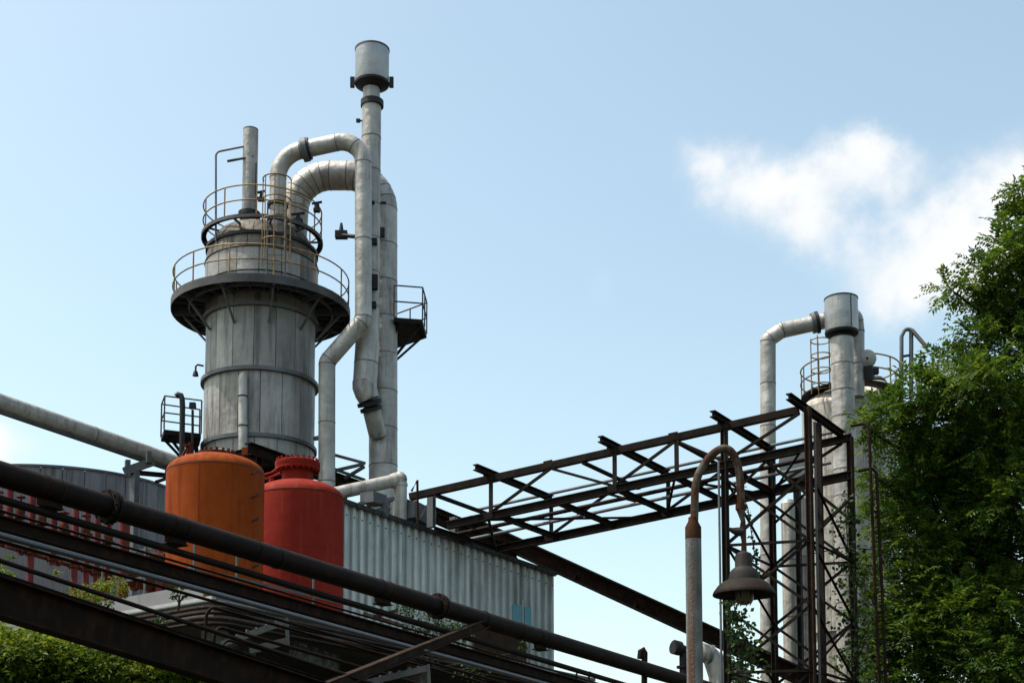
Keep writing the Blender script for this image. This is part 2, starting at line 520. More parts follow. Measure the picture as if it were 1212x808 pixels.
def clad_pipe(root, pts, rad, r, every=1.1, gore=.36, mat='clad_pipe', sides=20, name='pipe_section', band='seam_soft', bandw=.014):
    """insulated pipe in separate lapped sections: long ones on straights, short gores round the bends"""
    path, bends = fillet(pts, rad, step=.12)
    cum = [0]
    for i in range(1, len(path)):
        cum.append(cum[-1] + (path[i] - path[i - 1]).length)
    total = cum[-1]

    def at(s_):
        for i in range(1, len(path)):
            if cum[i] >= s_ - 1e-9:
                f = (s_ - cum[i - 1]) / max(1e-9, cum[i] - cum[i - 1])
                return path[i - 1].lerp(path[i], f)
        return path[-1]
    marks = []
    for p0, p1 in bends:
        i0 = min(range(len(path)), key=lambda i: (path[i] - p0).length)
        i1 = min(range(len(path)), key=lambda i: (path[i] - p1).length)
        marks.append((cum[i0], cum[i1]))
    cuts = [0]
    pos = 0
    for m0, m1 in marks + [(total, total)]:
        n = max(1, round((m0 - pos) / every))
        if m0 - pos > .05:
            cuts += [pos + (m0 - pos) * (q + 1) / n for q in range(n)]
        n = max(1, round((m1 - m0) / gore)) if m1 > m0 else 0
        cuts += [m0 + (m1 - m0) * (q + 1) / n for q in range(n)]
        pos = m1
    cuts = sorted(set(round(c, 4) for c in cuts))
    for q in range(len(cuts) - 1):
        a, b = cuts[q], cuts[q + 1]
        inner = [a] + [c for c in cum if a + .02 < c < b - .02] + [b]
        # straight runs need only their ends
        ps = [at(c) for c in inner]
        o = MB().tube(ps, r, sides).build(name, mat, root)
        if q:
            p = at(a)
            t = (at(min(total, a + .02)) - at(max(0, a - .02))).normalized()
            MB().tube([p - t * bandw, p + t * bandw], r + .009, sides).build('joint_band', band, o)
    return path


def flange_ring(root, p, t, r, w, mat='darkband', name='flange', n=20):
    p, t = Vector(p), Vector(t).normalized()
    return MB().tube([p - t * w / 2, p + t * w / 2], r, n).build(name, mat, root)


ADIR = Vector((.530, .848, 0))        # the pipe racks and sheds run this way
CDIR = Vector((-.778, .628, 0))       # the cross direction, away to the left

# ------------------------------------------------------------------ ground: low ground by the camera, a bank, the works terrace
bm = MB()
ys = [-400, -60, -10, 6, 11, 12, 13, 14, 15, 16, 17, 18, 19, 20, 22, 26, 34, 50, 90, 200, 600, 2500]
xs = [-2500, -600, -200, -80, -40] + list(range(-30, 31, 3)) + [40, 80, 200, 600, 2500]


def ground_z(x, y):
    t = min(1, max(0, (y - 12) / 8))
    t = t * t * (3 - 2 * t)
    return 4.0 * t + (.12 * mnoise.noise(Vector((x * .2, y * .2, 0))) if abs(x) < 60 and y < 100 else 0)


for y in ys:
    for x in xs:
        bm.v.append((x, y, ground_z(x, y)))
nx = len(xs)
for j in range(len(ys) - 1):
    for i in range(nx - 1):
        bm.f.append((j * nx + i, j * nx + i + 1, (j + 1) * nx + i + 1, (j + 1) * nx + i))
structure(bm.build('ground', 'soil', origin=(0, 0, 0), smooth=60))

# ------------------------------------------------------------------ the big stained column
cd = 50.0
cx, cy = XY(308, 440, cd)
S = cd / F


def zc(py, d=cd):
    return ZZ(py, d)


col_base = zc(556)
column = thing('process_column', 'tall grey clad column with streaked panels and round walkways, behind the orange tank', 'column', (cx, cy, col_base))
RC = 1.90


def shell_course(parent, name, rr, z0, z1, n, mat, gap=.006, phase=0, r2=None):
    r2 = rr if r2 is None else r2
    da = 2 * PI / n
    b = MB()
    b.lathe((0, 0), [(rr - .03, 0), (rr, 0), (r2, z1 - z0), (r2 - .03, z1 - z0)], 5, gap, da - gap, close=True)
    me = None
    for i in range(n):
        if me is None:
            o = b.build(name, mat, parent, origin=(0, 0, 0))
            me = o.data
            loc = Vector((cx, cy, z0))
            WORLD_LOC[o] = loc
            o.location = loc - WORLD_LOC[parent]
            o.rotation_euler = (0, 0, phase)
        else:
            link(name, me, (cx, cy, z0), parent, phase + i * da)


MB().lathe((cx, cy), [(RC - .05, col_base), (RC - .05, zc(300)), (0, zc(300))], 40).build('inner_shell', 'seam', column)
MB().lathe((cx, cy), [(0, col_base - .05), (RC + .04, col_base - .05), (RC + .04, col_base + .1), (RC - .1, col_base + .1)], 40).build('base_ring', 'rust_leg', column)
shell_course(column, 'cladding_panel', RC, col_base + .105, zc(534), 16, 'clad', phase=.1)
shell_course(column, 'cladding_panel', RC, zc(532), zc(458), 16, 'clad', phase=.18)
shell_course(column, 'cladding_panel', RC - .02, zc(456), zc(362), 16, 'clad', phase=.05)
for py_, rr_ in ((533, RC + .09), (457, RC + .13), (383, RC + .10)):
    z_ = zc(py_)
    MB().lathe((cx, cy), [(RC - .02, z_ - .06), (rr_, z_ - .06), (rr_, z_ + .07), (RC - .02, z_ + .07)], 48, close=True).build('stiffening_ring', 'steel_grey', column)
shell_course(column, 'head_panel', 1.95, zc(356), zc(318), 16, 'clad', phase=.12)
shell_course(column, 'head_panel', 1.95, zc(317), zc(303), 16, 'clad_dirty', phase=.3, r2=1.88)
z_ = zc(301)
MB().lathe((cx, cy), [(1.7, z_ - .06), (1.95, z_ - .06), (1.95, z_ + .05), (1.7, z_ + .05)], 48, close=True).build('head_ring', 'darkband', column)
shell_course(column, 'head_panel', 1.84, zc(299), zc(285), 16, 'clad_dirty', phase=.0, r2=1.62)
MB().lathe((cx, cy), [(1.63, zc(285.5)), (1.50, zc(281)), (1.20, zc(277)), (.8, zc(275)), (0, zc(274))], 40).build('top_dome', 'clad_dirty', column)
# thin ribs round the head
for py_ in (345, 318):
    MB().arcrail((cx, cy), 1.962, zc(py_), .022, sides=5).build('head_hoop', 'seam', column)


def ring_walkway(root, zdeck, rin, rout, fascia, nb, posts, rail_h, rail_mat, brace=True, a_off=0.0):
    pf = MB().lathe((cx, cy), [(rin, zdeck - .03), (rout, zdeck - .03), (rout, zdeck), (rin, zdeck)], 48, close=True).build('walkway_deck', 'steel_dark', root)
    MB().lathe((cx, cy), [(rout + .005, zdeck - fascia), (rout + .03, zdeck - fascia), (rout + .03, zdeck + .05), (rout + .005, zdeck + .05)], 48, close=True).build('edge_plate', 'steel_mid', pf)
    if brace:
        rm = (rin + rout) / 2
        MB().lathe((cx, cy), [(rm - .03, zdeck - .14), (rm + .03, zdeck - .14), (rm + .03, zdeck - .035), (rm - .03, zdeck - .035)], 48, close=True).build('mid_ring', 'steel_grey', pf)
        for i in range(30):
            a = 2 * PI * (i + .5) / 30
            u = Vector((math.cos(a), math.sin(a), 0))
            MB().bar(Vector((cx, cy, zdeck - .07)) + u * (rin + .1), Vector((cx, cy, zdeck - .07)) + u * (rout - .02), .035, .06).build('joist', 'steel_mid', pf)
    MB().lathe((cx, cy), [(rin + .02, zdeck - .5 * fascia), (rin + .07, zdeck - .5 * fascia), (rin + .07, zdeck - .035), (rin + .02, zdeck - .035)], 48, close=True).build('inner_ring', 'steel_grey', pf)
    for i in range(nb):
        a = 2 * PI * i / nb + a_off
        u = Vector((math.cos(a), math.sin(a), 0))
        c = Vector((cx, cy, 0))
        b = MB().bar(c + u * (rin - .33 if not brace else rin + .08) + Vector((0, 0, zdeck - .035 - fascia * .4)), c + u * (rout - .01) + Vector((0, 0, zdeck - .035 - fascia * .4)), .07, fascia * .75)
        if brace:
            b.bar(c + u * (rin + .02) + Vector((0, 0, zdeck - 1.15)), c + u * (rin + (rout - rin) * .72) + Vector((0, 0, zdeck - .235)), .06, .07)
        b.build('bracket', 'steel_grey', pf)
    rl = None
    for k_, hh in enumerate((rail_h, rail_h * .52)):
        o = MB().arcrail((cx, cy), rout - .03, zdeck + hh, .024, n=56).build('guard_rail', rail_mat, pf)
    for i in range(posts):
        a = 2 * PI * (i + .37) / posts + a_off
        p = Vector((cx + (rout - .03) * math.cos(a), cy + (rout - .03) * math.sin(a), zdeck))
        MB().tube([p, p + Vector((0, 0, rail_h))], .026, 6).build('guard_post', rail_mat, pf)
    return pf


ring_walkway(column, zc(366), RC - .02, 3.06, .24, 10, 13, 1.08, 'ochre')
ring_walkway(column, zc(285), 1.93, 2.08, .07, 10, 11, 1.08, 'ochre', brace=False)
# pieces fixed to the shell: riser with elbow, floodlight arm, junction boxes
q0 = P(287.5, 446, 48.0)
pth, _ = fillet([P(287.5, 560, 47.95), P(287.5, 444, 47.95), P(297, 452, 48.9)], .16, .05)
MB().tube(pth, .155, 16).build('front_riser', 'clad_pipe', column)
for py_ in (470, 505):
    p = P(287.5, py_, 47.95)
    MB().tube([p, p + Vector((0, 0, .05))], .165, 16).build('riser_band', 'seam', column)
p = P(241, 433, 50)
b = MB().tube([p, p + Vector((-.2, -.02, .04)), p + Vector((-.27, -.02, -.02)), p + Vector((-.27, -.02, -.2))], .035, 8)
b.tube([p + Vector((-.27, -.02, -.2)), p + Vector((-.27, -.02, -.36))], [.07, .11], 10)
b.build('side_floodlight', 'darkband', column)
for (px_, py_, d_) in ((306, 268, 49.2), (332, 263, 48.6), (352, 262, 49.4)):
    p = P(px_, py_, d_)
    MB().tube([p + Vector((0, 0, -.5)), p + Vector((0, 0, .0))], .11, 12).tube([p, p + Vector((0, 0, .07))], .19, 12).build('top_nozzle', 'darkband', column)
for (px_, py_, ln) in ((352, 262, .5), (309, 236, .28), (375, 249, .35)):
    p = P(px_, py_, 48.8)
    MB().tube([p, p + Vector((.02, 0, .22))], .07, 8).tube([p + Vector((-ln / 2, 0, .24)), p + Vector((ln / 2, 0, .30))], .045, 8).box(p + Vector((0, 0, .0)), (.22, .2, .1)).build('top_valve', 'darkband', column)

# support frame under the column
fz = col_base - .05
fr = thing('column_support_frame', 'dark steel beam frame carrying the streaked grey column', 'steel frame', (cx, cy, 4))
cc = Vector((cx, cy, 0))
for sgn in (-1, 1):
    a = cc + CDIR * (-sgn * 2.1) - ADIR * 2.6 + Vector((0, 0, fz - .2))
    e = cc + CDIR * (-sgn * 2.1) + ADIR * (5.6 if sgn == 1 else 2.6) + Vector((0, 0, fz - .2))
    MB().ibeam(a, e, .3, .4, .03).build('girder', 'rust_beam', fr)
for k_ in (-2.2, -1.1, 0, 1.1, 2.2):
    a = cc + ADIR * k_ + CDIR * 1.93 + Vector((0, 0, fz - .16))
    e = cc + ADIR * k_ - CDIR * 1.93 + Vector((0, 0, fz - .16))
    MB().ibeam(a, e, .2, .26, .02).build('cross_beam', 'steel_dark', fr)
for sx in (-1, 1):
    for sy in (-1, 1):
        p = cc + CDIR * (2.1 * sx) + ADIR * (2.2 * sy)
        MB().ibeam((p.x, p.y, 3.9), (p.x, p.y, fz - .41), .3, .3, .03).build('leg', 'rust_beam', fr)
# light steel stays from the frame to the big duct
for a, e in (((395, 538, 50.5), (432, 548, 50)), ((395, 557, 50.5), (430, 549, 50)), ((408, 566, 50.5), (431, 552, 50)), ((385, 551, 51), (432, 568, 50.8))):
    MB().bar(P(*a), P(*e), .09, .1).build('stay', 'steel_grey', fr)

# ------------------------------------------------------------------ pipes round the column
def pipe_thing(name, label, cat, base, group=None):
    return thing(name, label, cat, base, group)


# tall stack with a drum silencer
sx_, sy_ = XY(438.5, 260, 49.2)
stack = thing('vent_stack', 'tallest slim grey stack with a drum head, standing right of the big column', 'vent stack', (sx_, sy_, ZZ(470, 49.2)))
clad_pipe(stack, [(sx_, sy_, ZZ(404, 49.2)), (sx_, sy_, ZZ(124, 49.2))], .1, .335, every=1.25)
sx2, sy2 = XY(432, 430, 49.2)
clad_pipe(stack, [(sx2, sy2, ZZ(456, 49.2)), (sx_ - .06, sy_, ZZ(404, 49.2))], .1, .415, every=1.0)
a, e = P(432, 458, 49.2), P(440, 482, 49.3)
MB().tube([P(431.5, 452, 49.2), P(431.5, 458, 49.2), P(434, 466, 49.2), P(437, 473, 49.25)], [.42, .42, .40, .36], 20).build('bottom_elbow', 'clad_pipe', stack)
t = (P(446, 512, 49.7) - P(436, 472, 49.25)).normalized()
for f_ in (0, .2):
    flange_ring(stack, P(437.5, 477, 49.27) + t * f_, t, .43 - f_ * .25, .12)
MB().tube([P(439, 482, 49.3), P(447, 515, 49.85)], [.31, .31], 20).build('branch_pipe', 'clad_pipe', stack)
hx, hy = XY(440.5, 75, 49.2)
zt, zb = ZZ(59, 49.2), ZZ(99, 49.2)
head = MB().lathe((hx, hy), [(.30, zb - .18), (.58, zb), (.59, zb + .02), (.59, zt), (.55, zt + .02), (0, zt + .05)], 32).build('silencer_drum', 'zinc', stack)
MB().lathe((hx, hy), [(.31, zb - .20), (.595, zb - .06), (.605, zb + .02), (.592, zb + .02)], 32).build('drum_skirt', 'darkband', head)
MB().lathe((hx, hy), [(.595, zt - .05), (.61, zt - .05), (.61, zt), (.56, zt + .03)], 32, close=True).build('drum_rim', 'steel_grey', head)
for sgn in (-1, 1):
    MB().box((hx + sgn * .68, hy - .02, zb + .03), (.15, .12, .36)).build('lifting_lug', 'darkband', head)
MB().tube([(sx_, sy_, ZZ(125, 49.2)), (hx - .02, hy, zb - .15)], [.31, .29], 20).build('neck', 'clad_pipe', stack)
MB().lathe((sx_ + .02, sy_), [(.28, ZZ(126.5, 49.2)), (.40, ZZ(126.5, 49.2)), (.40, ZZ(120, 49.2)), (.28, ZZ(120, 49.2))], 24, close=True).build('neck_flange', 'darkband', stack)
MB().box(P(424, 143, 49.1), (.14, .12, .1)).tube([P(424, 143, 49.1), P(430, 143, 49.1)], .03, 6).build('test_port', 'darkband', stack)
for (px_, py_, w_, h_) in ((441.5, 286, .28, .2), (441, 334, .36, .5), (442, 361, .2, .2), (440, 240, .2, .06)):
    MB().box(P(px_, py_, 48.85), (w_, .2, h_)).build('clamp_bracket', 'darkband', stack)

# segmented big duct over the top of the column
dl = [P(346, 288, 50.4), P(351, 208, 50.4), P(453.5, 208, 50.3), P(453.5, 640, 50.3)]
duct = thing('swan_neck_duct', 'thick segmented grey duct arching from the column top down behind the stack', 'duct', (dl[3].x, dl[3].y, dl[3].z))
clad_pipe(duct, dl, [1.25, 1.3], .50, every=1.35, gore=.34, sides=24, name='duct_section')
MB().tube([dl[3], (dl[3].x, dl[3].y, 3.9)], .5, 20).build('lower_duct', 'clad_pipe', duct)
p = P(451, 275, 49.75)
MB().box(p, (.26, .12, .32)).build('inspection_door', 'darkband', duct)
MB().box(P(452, 240, 49.8), (.3, .1, .05)).build('clamp_bracket', 'darkband', duct)
p = P(404, 278, 49.3)
b = MB().tube([P(399, 278, 49.3), P(420, 280, 49.1)], .07, 10).tube([P(404, 276, 49.3), P(404, 264, 49.3)], [.10, .04], 10)
b.box(P(404, 278, 49.3), (.42, .25, .24))
tag(b.build('motor_valve', 'darkband'), 'small dark valve block sticking out left of the long grey downpipe', 'valve')

# pipe that leaves the column top, loops over and comes down in front of the stack
dl = [P(329, 287, 48.7), P(329, 184, 48.7), P(430, 162, 48.4), P(430, 379, 48.4), P(387, 428, 48.5), P(386.5, 640, 48.5)]
loop = thing('loop_pipe', 'light grey pipe looping from the column top and kinking left lower down', 'pipe', dl[-1])
clad_pipe(loop, dl, [.95, .8, .28, .28], .285, every=2.3, gore=.9, sides=20)
MB().tube([dl[-1], (dl[-1].x, dl[-1].y, 3.9)], .285, 16).build('lower_pipe', 'clad_pipe', loop)
t = (P(400, 168.5, 48.5) - P(362, 177, 48.6)).normalized()
flange_ring(loop, P(361, 177.5, 48.6), t, .40, .20, 'steel_grey')
flange_ring(loop, P(365, 176.3, 48.6), t, .37, .12, 'darkband')
for py_ in (243, 260):
    flange_ring(loop, P(329, py_, 48.7), (0, 0, 1), .36, .10, 'darkband')
MB().bar(P(372, 519, 49.2), P(386, 516, 48.7), .12, .12).build('wall_arm', 'steel_grey', loop)

# short straight vent with its little gooseneck
vx, vy = XY(296, 200, 48.9)
vent = thing('vent_pipe', 'short straight open vent pipe on the left of the column top', 'vent pipe', (vx, vy, ZZ(280, 48.9)))
clad_pipe(vent, [(vx, vy, ZZ(252, 48.9)), (vx, vy, ZZ(155, 48.9))], .1, .262, every=2.6)
MB().lathe((vx, vy), [(.2, ZZ(154.5, 48.9)), (.262, ZZ(154.5, 48.9)), (.262, ZZ(153.5, 48.9)), (.2, ZZ(153.5, 48.9))], 20, close=True).build('rim', 'steel_grey', vent)
MB().lathe((vx, vy), [(.2, ZZ(282, 48.9)), (.29, ZZ(282, 48.9)), (.29, ZZ(270, 48.9)), (.38, ZZ(269, 48.9)), (.38, ZZ(264, 48.9)), (.32, ZZ(263, 48.9)), (.32, ZZ(258, 48.9)), (.38, ZZ(257, 48.9)), (.38, ZZ(252, 48.9)), (.2, ZZ(251, 48.9))], 20).build('flanged_neck', 'darkband', vent)
pth, _ = fillet([P(255.5, 285, 48.6), P(255.5, 180, 48.6), P(296, 172, 48.8)], .2, .06)
MB().tube(pth, .036, 8).build('drain_line', 'steel_grey', vent)
MB().tube([P(269, 191, 48.7), P(300, 185, 48.7)], .045, 8).build('stub_arm', 'rail_dark', vent)
MB().tube([P(303, 193, 48.6), P(302, 230, 48.6)], .03, 6).build('cable', 'darkband', vent)

# caged ladder between the two walkways
lx = P(331, 300, 46.9)
lad = thing('caged_ladder', 'ochre caged ladder climbing the front of the column head', 'ladder', (lx.x, lx.y, zc(364)))
z0, z1 = zc(366) + .01, ZZ(212, 47.6)
la, lb = XY(316, 300, 47.6), XY(338, 300, 47.6)
for q in (la, lb):
    MB().tube([(q[0], q[1], z0), (q[0], q[1], z1 - .8)], .03, 6).build('stringer', 'steel_grey', lad)
zz_ = z0 + .3
while zz_ < z1 - 1:
    MB().tube([(la[0], la[1], zz_), (lb[0], lb[1], zz_)], .014, 5).build('rung', 'steel_grey', lad)
    zz_ += .32
mx_, my_ = (la[0] + lb[0]) / 2, (la[1] + lb[1]) / 2 - .05
for k_ in range(4):
    MB().arcrail((mx_, my_), .47, z1 - .05 - k_ * .72, .024, a0=R(170), a1=R(370), n=16).build('cage_hoop', 'ochre', lad)
for a in (180, 225, 270, 315, 360):
    q = Vector((mx_ + .47 * math.cos(R(a)), my_ + .47 * math.sin(R(a)), 0))
    MB().tube([q + Vector((0, 0, z1 - .03)), q + Vector((0, 0, z1 - 2.9))], .02, 6).build('cage_bar', 'ochre', lad)


def small_walkway(name, label, pts, rail_h, mat, inner):
    """bracketed landing: pts are the deck corners in order, rails along all sides but the last"""
    c = sum(pts, Vector()) / len(pts)
    root = thing(name, label, 'walkway', c)
    n = len(pts)
    b = MB()
    b._add(pts + [p - Vector((0, 0, .16)) for p in pts],
           [tuple(range(n)), tuple(range(2 * n - 1, n - 1, -1))] + [(i, i + n, (i + 1) % n + n, (i + 1) % n) for i in range(n)])
    b.build('deck', 'steel_dark', root)
    for i in range(n - 1):
        a, e = pts[i], pts[i + 1]
        for h in (rail_h, rail_h * .5):
            MB().tube([a + Vector((0, 0, h)), e + Vector((0, 0, h))], .026, 6).build('guard_rail', mat, root)
        m = max(1, round((e - a).length / .9))
        for q in range(m + (1 if i == n - 2 else 0)):
            p = a.lerp(e, q / m)
            MB().tube([p, p + Vector((0, 0, rail_h))], .028, 6).build('guard_post', mat, root)
    for i in range(n):
        MB().bar(pts[i].lerp(c, .25) - Vector((0, 0, .16)), inner + (pts[i] - c) * .2 - Vector((0, 0, 1.0)), .07, .08).build('bracket', 'steel_dark', root)
    return root


zr = ZZ(396, 51.5)
pr = [Vector((*XY(466, 391, 49.8), zr)), Vector((*XY(500, 391, 50.0), zr)), Vector((*XY(505, 391, 51.4), zr)), Vector((*XY(466, 391, 52.6), zr))]
small_walkway('duct_walkway', 'small railed landing jutting out right of the thick duct', pr, 1.15, 'rail_dark', P(462, 395, 50.6))
zr = ZZ(513, 48.9)
pr = [Vector((*XY(238, 514, 48.9), zr)), Vector((*XY(194, 514, 48.4), zr)), Vector((*XY(190.5, 514, 49.3), zr)), Vector((*XY(236, 514, 49.9), zr))]
small_walkway('lower_landing', 'small railed landing with dark underside at the left foot of the column', pr, 1.15, 'rail_dark', P(232, 520, 49.6))
pth, _ = fillet([P(209, 475, 48.2), P(215.5, 466, 48.2), P(216, 580, 48.3)], .16, .05)
pth = [P(208, 469, 48.2), P(211, 466.5, 48.2), P(214, 467.5, 48.2), P(215.6, 472, 48.2), P(216, 480, 48.2), P(215, 560, 48.3), (P(215, 560, 48.3).x, P(215, 560, 48.3).y, 4)]
tag(MB().tube(pth, .095, 12).build('dark_vent', 'darkband'), 'dark hooked vent pipe rising past the lower left landing', 'vent pipe')
b = MB().tube([P(228, 540, 48.4), P(228, 485, 48.4)], .045, 8).box(P(228, 480, 48.4), (.2, .16, .2)).tube([P(224, 481, 48.4), P(232, 481, 48.4)], .06, 8)
tag(b.build('float_valve', 'darkband'), 'small dark valve on a thin pipe beside the dark hooked vent', 'valve')

# ------------------------------------------------------------------ big dark tank far left, grey pipeline and its post
td = 62.0
tx, ty = XY(72, 570, td)
RT = 5.35
ztop = ZZ(591, td)
bt = thing('storage_tank', 'wide dark grey storage tank of streaked vertical plates at far left', 'tank', (tx, ty, 3.9))
zb = 3.9
n = 40
da = 2 * PI / n
b = MB().lathe((0, 0), [(RT - .05, 0), (RT, 0), (RT, ztop - zb), (RT - .05, ztop - zb)], 2, .0025, da - .0025, close=True)
o = b.build('wall_plate', 'tank_dark', bt, origin=(0, 0, 0)); WORLD_LOC[o] = Vector((tx, ty, zb)); o.location = (0, 0, 0)
for i in range(1, n):
    link('wall_plate', o.data, (tx, ty, zb), bt, i * da)
MB().lathe((tx, ty), [(RT - .06, zb), (RT - .06, ztop - .02), (0, ztop + .5)], 48).build('inner_wall', 'seam', bt)
MB().lathe((tx, ty), [(RT - .07, ztop + .003), (RT + .06, ztop + .003), (RT + .06, ztop + .09), (RT - .07, ztop + .09)], 64, close=True).build('top_rim', 'steel_grey', bt)

ga, gb = P(-160, 421, 42.5), P(207, 547.5, 52.5)
gp = thing('overhead_pipeline', 'fat grey pipeline crossing the upper left sky toward the column', 'pipeline', ga)
gdir = (gb - ga).normalized()
clad_pipe(gp, [ga, gb + gdir * .5], .1, .285, every=4.2, mat='clad_pipe', name='pipe_section')
MB().tube([ga + Vector((.06, .0, -.33)), gb + gdir * .5 + Vector((.06, .0, -.33))], .075, 10).build('tracer_line', 'steel_mid', gp)
pp = P(160, 550, 50.6)
post = thing('pipeline_post', 'blue grey steel post with a T bracket under the overhead pipeline', 'post', (pp.x, pp.y, 4))
MB().bar((pp.x, pp.y, 3.9), (pp.x, pp.y, ZZ(555, 50.6)), .24, .24).build('post', 'steel_grey', post)
MB().bar(P(147, 558, 50.4), P(181, 546, 50.8), .2, .28).build('arm', 'steel_grey', post)
for (px_, py_) in ((151, 551), (176, 541)):
    MB().box(P(px_, py_, 50.6), (.16, .2, .4), .5).build('cradle', 'steel_grey', post)
tag(MB().bar(P(160, 559, 51), P(215, 564, 53.5), .16, .16).bar(P(185, 570, 51), P(215, 560, 53.5), .1, .1).build('walkway_beam', 'rust_beam'), 'thin rusty beam joining the post and the column frame', 'beam')
for sgn in (-1,):
    p = P(-150, 440, 42.8)
    q = thing('pipeline_trestle', 'steel post carrying the overhead pipeline left of the picture', 'post', (p.x, p.y, 4))
    MB().bar((p.x, p.y, 3.9), (p.x, p.y, p.z - .4), .24, .24).build('post', 'steel_grey', q)

# ------------------------------------------------------------------ tank deck: slab, upstand, railing
dc = P(253, 706, 26.0)                     # near corner of the slab
zs = dc.z
UP = Vector((0, 0, 1))


def deck(a, c, z=0):
    return Vector((dc.x, dc.y, zs + z)) + ADIR * a + CDIR * c


LA, LC = 14.0, 12.5
dk = thing('tank_deck', 'pale edged concrete deck on columns under the orange and red tanks', 'deck', (*deck(LA / 2, LC / 2).xy, 4))
v = [deck(0, 0, -.35), deck(LA, 0, -.35), deck(LA, LC, -.35), deck(0, LC, -.35), deck(0, 0, 0), deck(LA, 0, 0), deck(LA, LC, 0), deck(0, LC, 0)]
b = MB(); b._add(v, [(3, 2, 1, 0), (4, 5, 6, 7), (0, 1, 5, 4), (1, 2, 6, 5), (2, 3, 7, 6), (3, 0, 4, 7)])
b.build('slab', 'concrete', dk)
MB().bar(deck(-.03, -.06, -.02), deck(-.03, LC, -.02), .05, .07).build('edge_angle', 'pale', dk)
MB().bar(deck(-.06, -.03, -.02), deck(LA, -.03, -.02), .05, .07).build('edge_angle', 'steel_grey', dk)
MB().bar(deck(.06, .35, .15), deck(.06, 4.4, .15), .03, .30).build('upstand_panel', 'corr_light', dk)
MB().bar(deck(.06, 4.45, .15), deck(.06, 8.4, .15), .03, .30).build('upstand_panel', 'corr_light', dk)
for a_ in (.6, 7, 13.2):
    for c_ in (.6, 6, 11.8):
        p = deck(a_, c_)
        MB().bar((p.x, p.y, 3.9), (p.x, p.y, zs - .35), .35, .35).build('column', 'concrete', dk)

rl = thing('deck_railing', 'pale grey two bar railing round the edge of the tank deck', 'railing', deck(0, 0))
CORN = [deck(.12, 3.4), deck(.12, .75), deck(9.5, .12 + .63)]
for h_ in (1.17, .64):
    MB().bar(CORN[1] + UP * h_, CORN[0] + UP * h_, .03, .045).build('rail', 'galv', rl)
    MB().bar(CORN[1] + UP * h_ - CDIR * .03, CORN[2] + UP * h_, .03, .045).build('rail', 'galv', rl)
for q in (0, .12, .36, .6, .84, 1):
    p = CORN[1].lerp(CORN[2], q)
    MB().bar(p - CDIR * .05, p - CDIR * .05 + UP * 1.2, .035, .035).build('post', 'galv', rl)
for q in (.5, 1):
    p = CORN[1].lerp(CORN[0], q) - ADIR * .05
    MB().bar(p, p + UP * 1.2, .035, .035).build('post', 'galv', rl)


# ------------------------------------------------------------------ orange tank
def ellip_head(rr, z0, h, k=9):
    return [(rr * math.cos(PI / 2 * i / k), z0 + h * math.sin(PI / 2 * i / k)) for i in range(k + 1)]


od = 33.0
ox, oy = XY(254.5, 600, od)
RO = 58.5 * od / F
oz0, oz1 = zs + .45, ZZ(561, od)
ot = thing('orange_tank', 'plain orange domed tank standing behind the black pipes', 'tank', (ox, oy, zs))
MB().lathe((ox, oy), [(.0, oz0 - .25), (RO * .6, oz0 - .2), (RO, oz0), (RO, oz1 - .03), (RO, oz1)], 48).build('shell', 'orange', ot)
MB().lathe((ox, oy), ellip_head(RO + .004, oz1 + .002, .42), 48).build('domed_head', 'orange', ot)
MB().lathe((ox, oy), [(RO - .01, oz1 - .02), (RO + .006, oz1 - .016), (RO + .006, oz1 + .022), (RO - .01, oz1 + .026)], 48).build('weld_seam', 'orange_dark', ot)
for k_ in (1.5, 3.0):
    MB().lathe((ox, oy), [(RO - .01, oz1 - k_ - .012), (RO + .004, oz1 - k_), (RO - .01, oz1 - k_ + .012)], 48).build('weld_seam', 'orange', ot)
for a in (200, 262, 318):
    q = Vector((ox + (RO + .001) * math.cos(R(a)), oy + (RO + .001) * math.sin(R(a)), 0))
    MB().tube([q + UP * (oz1 - 1.5 if a == 262 else oz1 - 3), q + UP * (oz1 - .02 if a == 262 else oz1 - 1.5)], .007, 6).build('weld_seam', 'orange', ot)
lz = oz1 + .36
lid = MB().lathe((ox + .03, oy), [(.40, lz - .1), (.44, lz - .1), (.44, lz + .06), (.44, lz + .1), (0, lz + .13)], 32).build('manhole_lid', 'red_rust', ot)
for i in range(18):
    a = 2 * PI * i / 18
    MB().box((ox + .03 + .39 * math.cos(a), oy + .39 * math.sin(a), lz + .13), (.05, .05, .07), a).build('bolt', 'red_rust', lid)
for (px_, py_) in ((301, 560), (301, 588), (301, 616), (301, 644), (301, 671)):
    q = P(px_, py_, od - RO * .58)
    b = MB().bar(q + Vector((-.06, .03, -.01)), q + Vector((.09, -.07, .03)), .025, .03)
    b.box(q + Vector((.085, -.07, .03)), (.05, .04, .06)).build('clip_stud', 'darkband', ot)
for a in (45, 135, 225, 315):
    q = Vector((ox + .8 * math.cos(R(a)), oy + .8 * math.sin(R(a)), 0))
    MB().bar(q + UP * zs, q + UP * (oz0 - .05), .12, .12).build('leg', 'orange_dark', ot)
# rusty red valve cluster on its left shoulder
b = MB().tube([P(222, 545, 33), P(222, 527, 33), P(216, 540, 33)], .045, 8).tube([P(226, 540, 33), P(226, 524, 33)], .06, 8).box(P(222, 527, 33), (.2, .12, .06)).tube([P(213, 545, 33), P(221, 531, 33)], .035, 8)
b.build('relief_valve', 'red_rust', ot)
MB().box(P(289.5, 534, 33), (.11, .1, .16)).build('lifting_lug', 'orange', ot)

